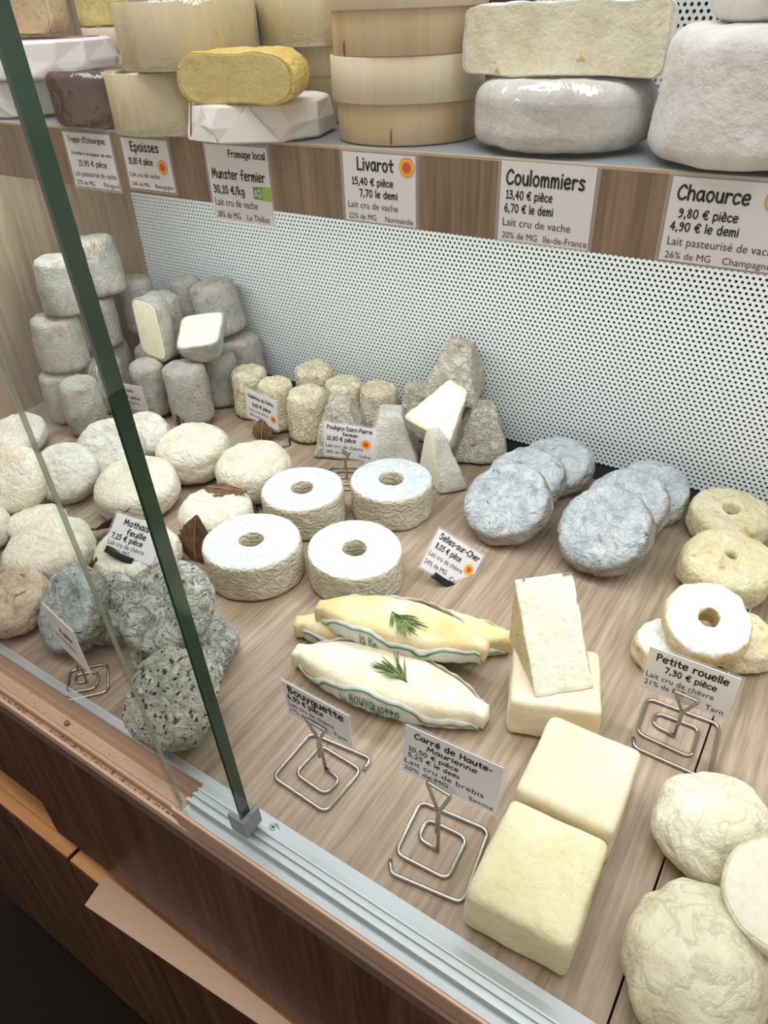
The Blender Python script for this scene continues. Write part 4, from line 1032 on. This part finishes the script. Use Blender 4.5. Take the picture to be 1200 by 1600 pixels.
v, f = lathe(disc_prof(.031, .030, .3, .95, .002, .004), 56); v = displace(v, f, ((.0022, 40), (.0006, 120)), 153); v[:, 2] -= .015
half_cheese('cut_lump_cheese', 'cheese with smooth flat cut face leaning on the lumpy ones at the right edge', 'cheese', 'lumpy white cheeses', v, f, (0, 0, .008), (0, 0, 1), m_lump, m_lumpcut, rot(24, -125, 0), .0640, .2740, .030, .965)

# ------------------------------------------------------------------ things on the wall shelf
ZS = .3747
def film(o, v, f, out=.0011, seed=1, amp=.0013):
    nn = normals(v, f); fv = displace(v + nn * out, f, ((amp, 60, 'r'), (amp * .4, 160)), seed)
    vv = v + nn * .0003; d = ((fv - vv) * nn).sum(1); fv = fv + nn * np.maximum(0, .0004 - d)[:, None]
    return mk('cling_film', fv, f, m_film, o)
def round_box(label, x, y, z0, R, H, lidR=0, lid=0, wrapped=False, seed=0, group='round wooden cheese boxes', tilt=0, az=0, mbase=None, staple=None):
    r = tag(empty('round_wooden_box'), label, 'cheese box', group)
    r.matrix_world = Matrix.Translation((x, y, z0)) @ rot(tilt, az).to_4x4()
    n = 72
    def shell(R, z0, z1, bot, top, th=.0016):
        p = []
        if bot: p = [(0, z0), (R - .0006, z0), (R, z0 + .0006), (R, z1 - .0004), (R - .0004, z1), (R - th, z1), (R - th, z0 + .004), (0, z0 + .004)]
        else: p = [(0, z1 - .004), (R - th, z1 - .004), (R - th, z0), (R - .0004, z0), (R, z0 + .0004), (R, z1 - .0004), (R - .0004, z1), (R - th, z1), (R - th, z1 - .0018), (0, z1 - .0018)]
        return lathe(p, n)
    v, f = shell(R, 0, H, True, False); b = mk('box_base', v, f, mbase or m_poplard, r)
    for e in b.data.polygons: e.use_smooth = abs(e.normal.z) < .3
    if lid:
        v, f = shell(lidR, H - .012, H - .012 + lid, False, True); l = mk('box_lid', v, f, m_poplar, r)
        for e in l.data.polygons: e.use_smooth = abs(e.normal.z) < .3
    else:
        v, f = lathe(disc_prof(R - .0025, H - .007, .3, 1, 0, .001), 48); v[:, 2] += .0045; v = displace(v, f, ((.001, 40),), seed); mk('cheese', v, f, m_brown2, r)
    for (a, z, l2) in staple or ():
        a = R_(a); rr = (lidR if z > H - .012 and lid else R) + .0004; c, s = rr * math.cos(a), rr * math.sin(a)
        mk('staple', *tube([(c, s, z), (c * 1.004, s * 1.004, z + l2 * .5), (c, s, z + l2)], .0004, 6), m_staple, r)
    if wrapped:
        v, f = lathe([(0, .0), (R * .9, 0)] + [(R + .0003, .0006 + (H - .0008) * k / 9) for k in range(10)] + [(R * .9, H + .0004), (R * .4, H + .0002), (0, H + .0002)], 90)
        film(r, v, f, .0006, seed, .0010)
    return r
round_box('lower round wooden box of the stapled pair, stapled at its foot', -.2938, .4775, ZS, .0480, .0355, .0512, .0253, False, 1, staple=[(-72, .001, .009)])
round_box('upper round wooden box of the stapled pair, cut by the picture top', -.2920, .4745, ZS + .0490, .0485, .0355, .0512, .0253, False, 2, staple=[(-112, .0005, .008)])
round_box('lower pale round box in cling film, left of the wrapped paper parcel', -.4900, .4455, ZS, .0460, .0400, 0, 0, True, 3, 'filmed round boxes', mbase=m_poplarpale)
round_box('upper pale round box in cling film, front one behind the golden half cheese', -.4670, .4520, ZS + .0412, .0505, .0400, 0, 0, True, 4, 'filmed round boxes', 0, 0, m_poplarpale)
round_box('pale round box at the back under the right filmed box', -.3900, .5600, ZS, .0500, .0430, .0520, .0200, False, 5, 'filmed round boxes', mbase=m_poplarpale)
round_box('upper pale round box in cling film at the back right of the filmed pair', -.4040, .5300, ZS + .0515, .0480, .0400, 0, 0, True, 6, 'filmed round boxes', mbase=m_poplarpale)
round_box('pale round box at the far back left under the yellow wedge', -.7300, .6350, ZS, .0560, .0560, .0580, .0200, False, 7, 'filmed round boxes', mbase=m_poplarpale)

def wheel(name, label, x, y, z0, R, H, mat, seed, group, rd=.25, taper=1, filmed=False, layers=((.0016, 30), (.0006, 120)), n=72, bulge=0):
    v, f = lathe(disc_prof(R, H, rd, taper, bulge, .0005), n); v = displace(v, f, layers, seed); v[:, 2] -= v[:, 2].min()
    o = mk(name, v, f, mat); o.location = (x, y, z0); tag(o, label, 'cheese', group)
    if filmed: film(o, v, f, .0012, seed)
    return o
SG = 'cheeses on the wall shelf'
wheel('brown_cheese', 'dark brown cheese wheel in cling film above the leftmost shelf card', -.5690, .4490, ZS, .0430, .0370, m_brown, 202, SG, .12, 1.02, True)
wheel('brown_cheese', 'brown cheese in film at the back between white parcel and filmed boxes', -.5900, .5700, ZS, .0450, .0780, m_brown2, 203, SG, .08, 1.0, True)
wheel('cream_cheese_wheel', 'thin cream cheese wheel at the very top left, on the brown filmed one', -.5850, .5660, ZS + .0800, .0480, .0180, m_boat, 204, SG, .35)
wheel('brown_cheese', 'dark brown cheese seen in the gap behind the stapled boxes', -.3170, .6000, ZS, .0520, .0950, m_brown, 205, SG, .1)
wheel('white_wheel', 'white cheese wheel in wrinkled cling film under the cut half wheel', -.1815, .4745, ZS, .0535, .0355, m_bloom, 206, 'white bloomy cheeses', .28, .98, True)
v, f = lathe(disc_prof(.0600, .0345, .14, .98, .0005), 72); v = displace(v, f, ((.0016, 40), (.0008, 120)), 207); v[:, 2] -= .01725
half_cheese('half_white_wheel', 'half wheel with wide creamy cut face on top of the filmed white wheel', 'cheese', 'white bloomy cheeses', v, f, (0, -.0, 0), (0, -1, 0), m_bloom, m_soft, rot(0, 0, 2), -.1790, .4520, ZS + .0372, .965)
wheel('tall_white_cheese', 'tall white bloomy cheese at the right end of the shelf', -.0700, .4650, ZS, .0545, .0590, m_bloom, 208, 'white bloomy cheeses', .16, .90, False, ((.0024, 24), (.0010, 70)), bulge=.001)
wheel('tall_white_cheese', 'tall white cheese stacked highest at the right end of the shelf', -.0580, .4800, ZS + .0605, .0500, .0560, m_bloom, 209, 'white bloomy cheeses', .16, .92, False, ((.0020, 24), (.0008, 70)))

def parcel(label, x, y, z0, R, H, seed, nside=9, label_print=False):
    rn = random.Random(seed); v = []; f = []
    A0 = [2 * PI * (i + rn.uniform(-.22, .22)) / nside for i in range(nside)]
    rings = [(0, .95), (.06, 1.03), (.45, 1.02), (.93, .965), (1.0, .90)]
    for t, k in rings:
        for i, a in enumerate(A0):
            jit = rn.uniform(-.035, .035) if 0 < t < .9 else rn.uniform(-.012, .012)
            da = rn.uniform(-.10, .10) if 0 < t < .9 else 0
            v.append((R * (k + jit) * math.cos(a + da), R * (k + jit) * math.sin(a + da), H * (t + (rn.uniform(-.08, .08) if .1 < t < .9 else 0))))
    for r in range(len(rings) - 1):
        for i in range(nside):
            p, q = r * nside + i, r * nside + (i + 1) % nside
            if rn.random() < .5: f += [(p, q, q + nside), (p, q + nside, p + nside)]
            else: f += [(p, q, p + nside), (q, q + nside, p + nside)]
    f.append(tuple(range(nside))[::-1]); f.append(tuple(range((len(rings) - 1) * nside, len(rings) * nside)))
    o = mk('wrapped_parcel', v, f, m_wrap, None, False); o.location = (x, y, z0); tag(o, label, 'wrapped cheese', 'cheeses wrapped in white paper')
    bv = o.modifiers.new('soft', 'BEVEL'); bv.width = .0014; bv.segments = 2; bv.limit_method = 'ANGLE'; bv.angle_limit = R_(6)
    for i in (5, 6, 7):                                            # paper corners folded over the side
        a = np.array(v[nside + i % nside]); b = np.array(v[nside + (i + 1) % nside]); c = (np.array(v[3 * nside + i % nside]) + np.array(v[3 * nside + (i + 1) % nside])) / 2
        nn = np.cross(b - a, c - a); nn = nn / np.linalg.norm(nn) * .0022
        p = mk('paper_fold', [a + nn, b + nn, c * .35 + b * .65 + nn, c + nn, c * .5 + a * .5 + nn], [(0, 1, 2, 3, 4)], m_wrap, o, False); p.modifiers.new('thick', 'SOLIDIFY').thickness = .0006
    if label_print:
        zt = H + .0003
        for nm, r0, r1, mt in (('blue_ring', R * .66, R * .80, m_blueprint), ('pink_ring', R * .48, R * .57, m_pinkprint)):
            n = 60; lv = [(r * math.cos(2 * PI * i / n), r * math.sin(2 * PI * i / n), zt) for i in range(n) for r in (r0, r1)]
            lf = [(2 * i, 2 * i + 1, (2 * i + 3) % (2 * n), (2 * i + 2) % (2 * n)) for i in range(n)]
            g = mk(nm, lv, lf, mt, o, False); g.modifiers.new('thick', 'SOLIDIFY').thickness = .0003
    return o
parcel('white paper parcel under the golden half cheese', -.4000, .4470, ZS, .0530, .0235, 211, 9)
parcel('lower white paper parcel at the left end of the shelf', -.7250, .4820, ZS, .0560, .0285, 212, 12)
parcel('upper white paper parcel with blue printed ring, left end of the shelf', -.6850, .4880, ZS + .0300, .0580, .0290, 213, 12, True)
v, f = lathe(disc_prof(.0480, .0290, .46, .98, .001, .001), 64); v = displace(v, f, ((.0030, 30), (.0012, 80)), 214); v[:, 2] -= .0145
half_cheese('golden_half_cheese', 'golden washed rind half cheese lying on the white parcel', 'cheese', SG, v, f, (0, -.004, 0), (0, -1, 0), m_munster, m_munsterp, rot(6, -90, 4), -.3810, .4050, ZS + .0225, .93)
v, f = lathe(disc_prof(.0480, .0350, .3, .98, .001, .001), 64); v = displace(v, f, ((.0018, 30), (.0008, 80)), 215); v[:, 2] -= .0175
half_cheese('herbed_half_cheese', 'beige herb flecked half cheese on the blue printed parcel', 'cheese', SG, v, f, (0, -.0, 0), (0, -1, 0), m_beige, m_beige, rot(0, 0, 6), -.6960, .4640, ZS + .0615, .96)
v, f = rbox(.10, .05, .05, .004, 10); v = displace(v, f, ((.0015, 40), (.0006, 120)), 216)
o = mk('yellow_cheese_block', v, f, m_yellowwedge); o.location = (-.735, .630, ZS + .0655); o.rotation_euler = (0, 0, R_(8)); tag(o, 'pale yellow cheese block at the back, above the far left boxes', 'cheese', SG)

# everything stands on the counter: lift the place so that the shop floor is at z = 0
bpy.context.view_layer.update()
for o in list(bpy.data.objects):
    if o.parent is None:
        o.location.z += DECK
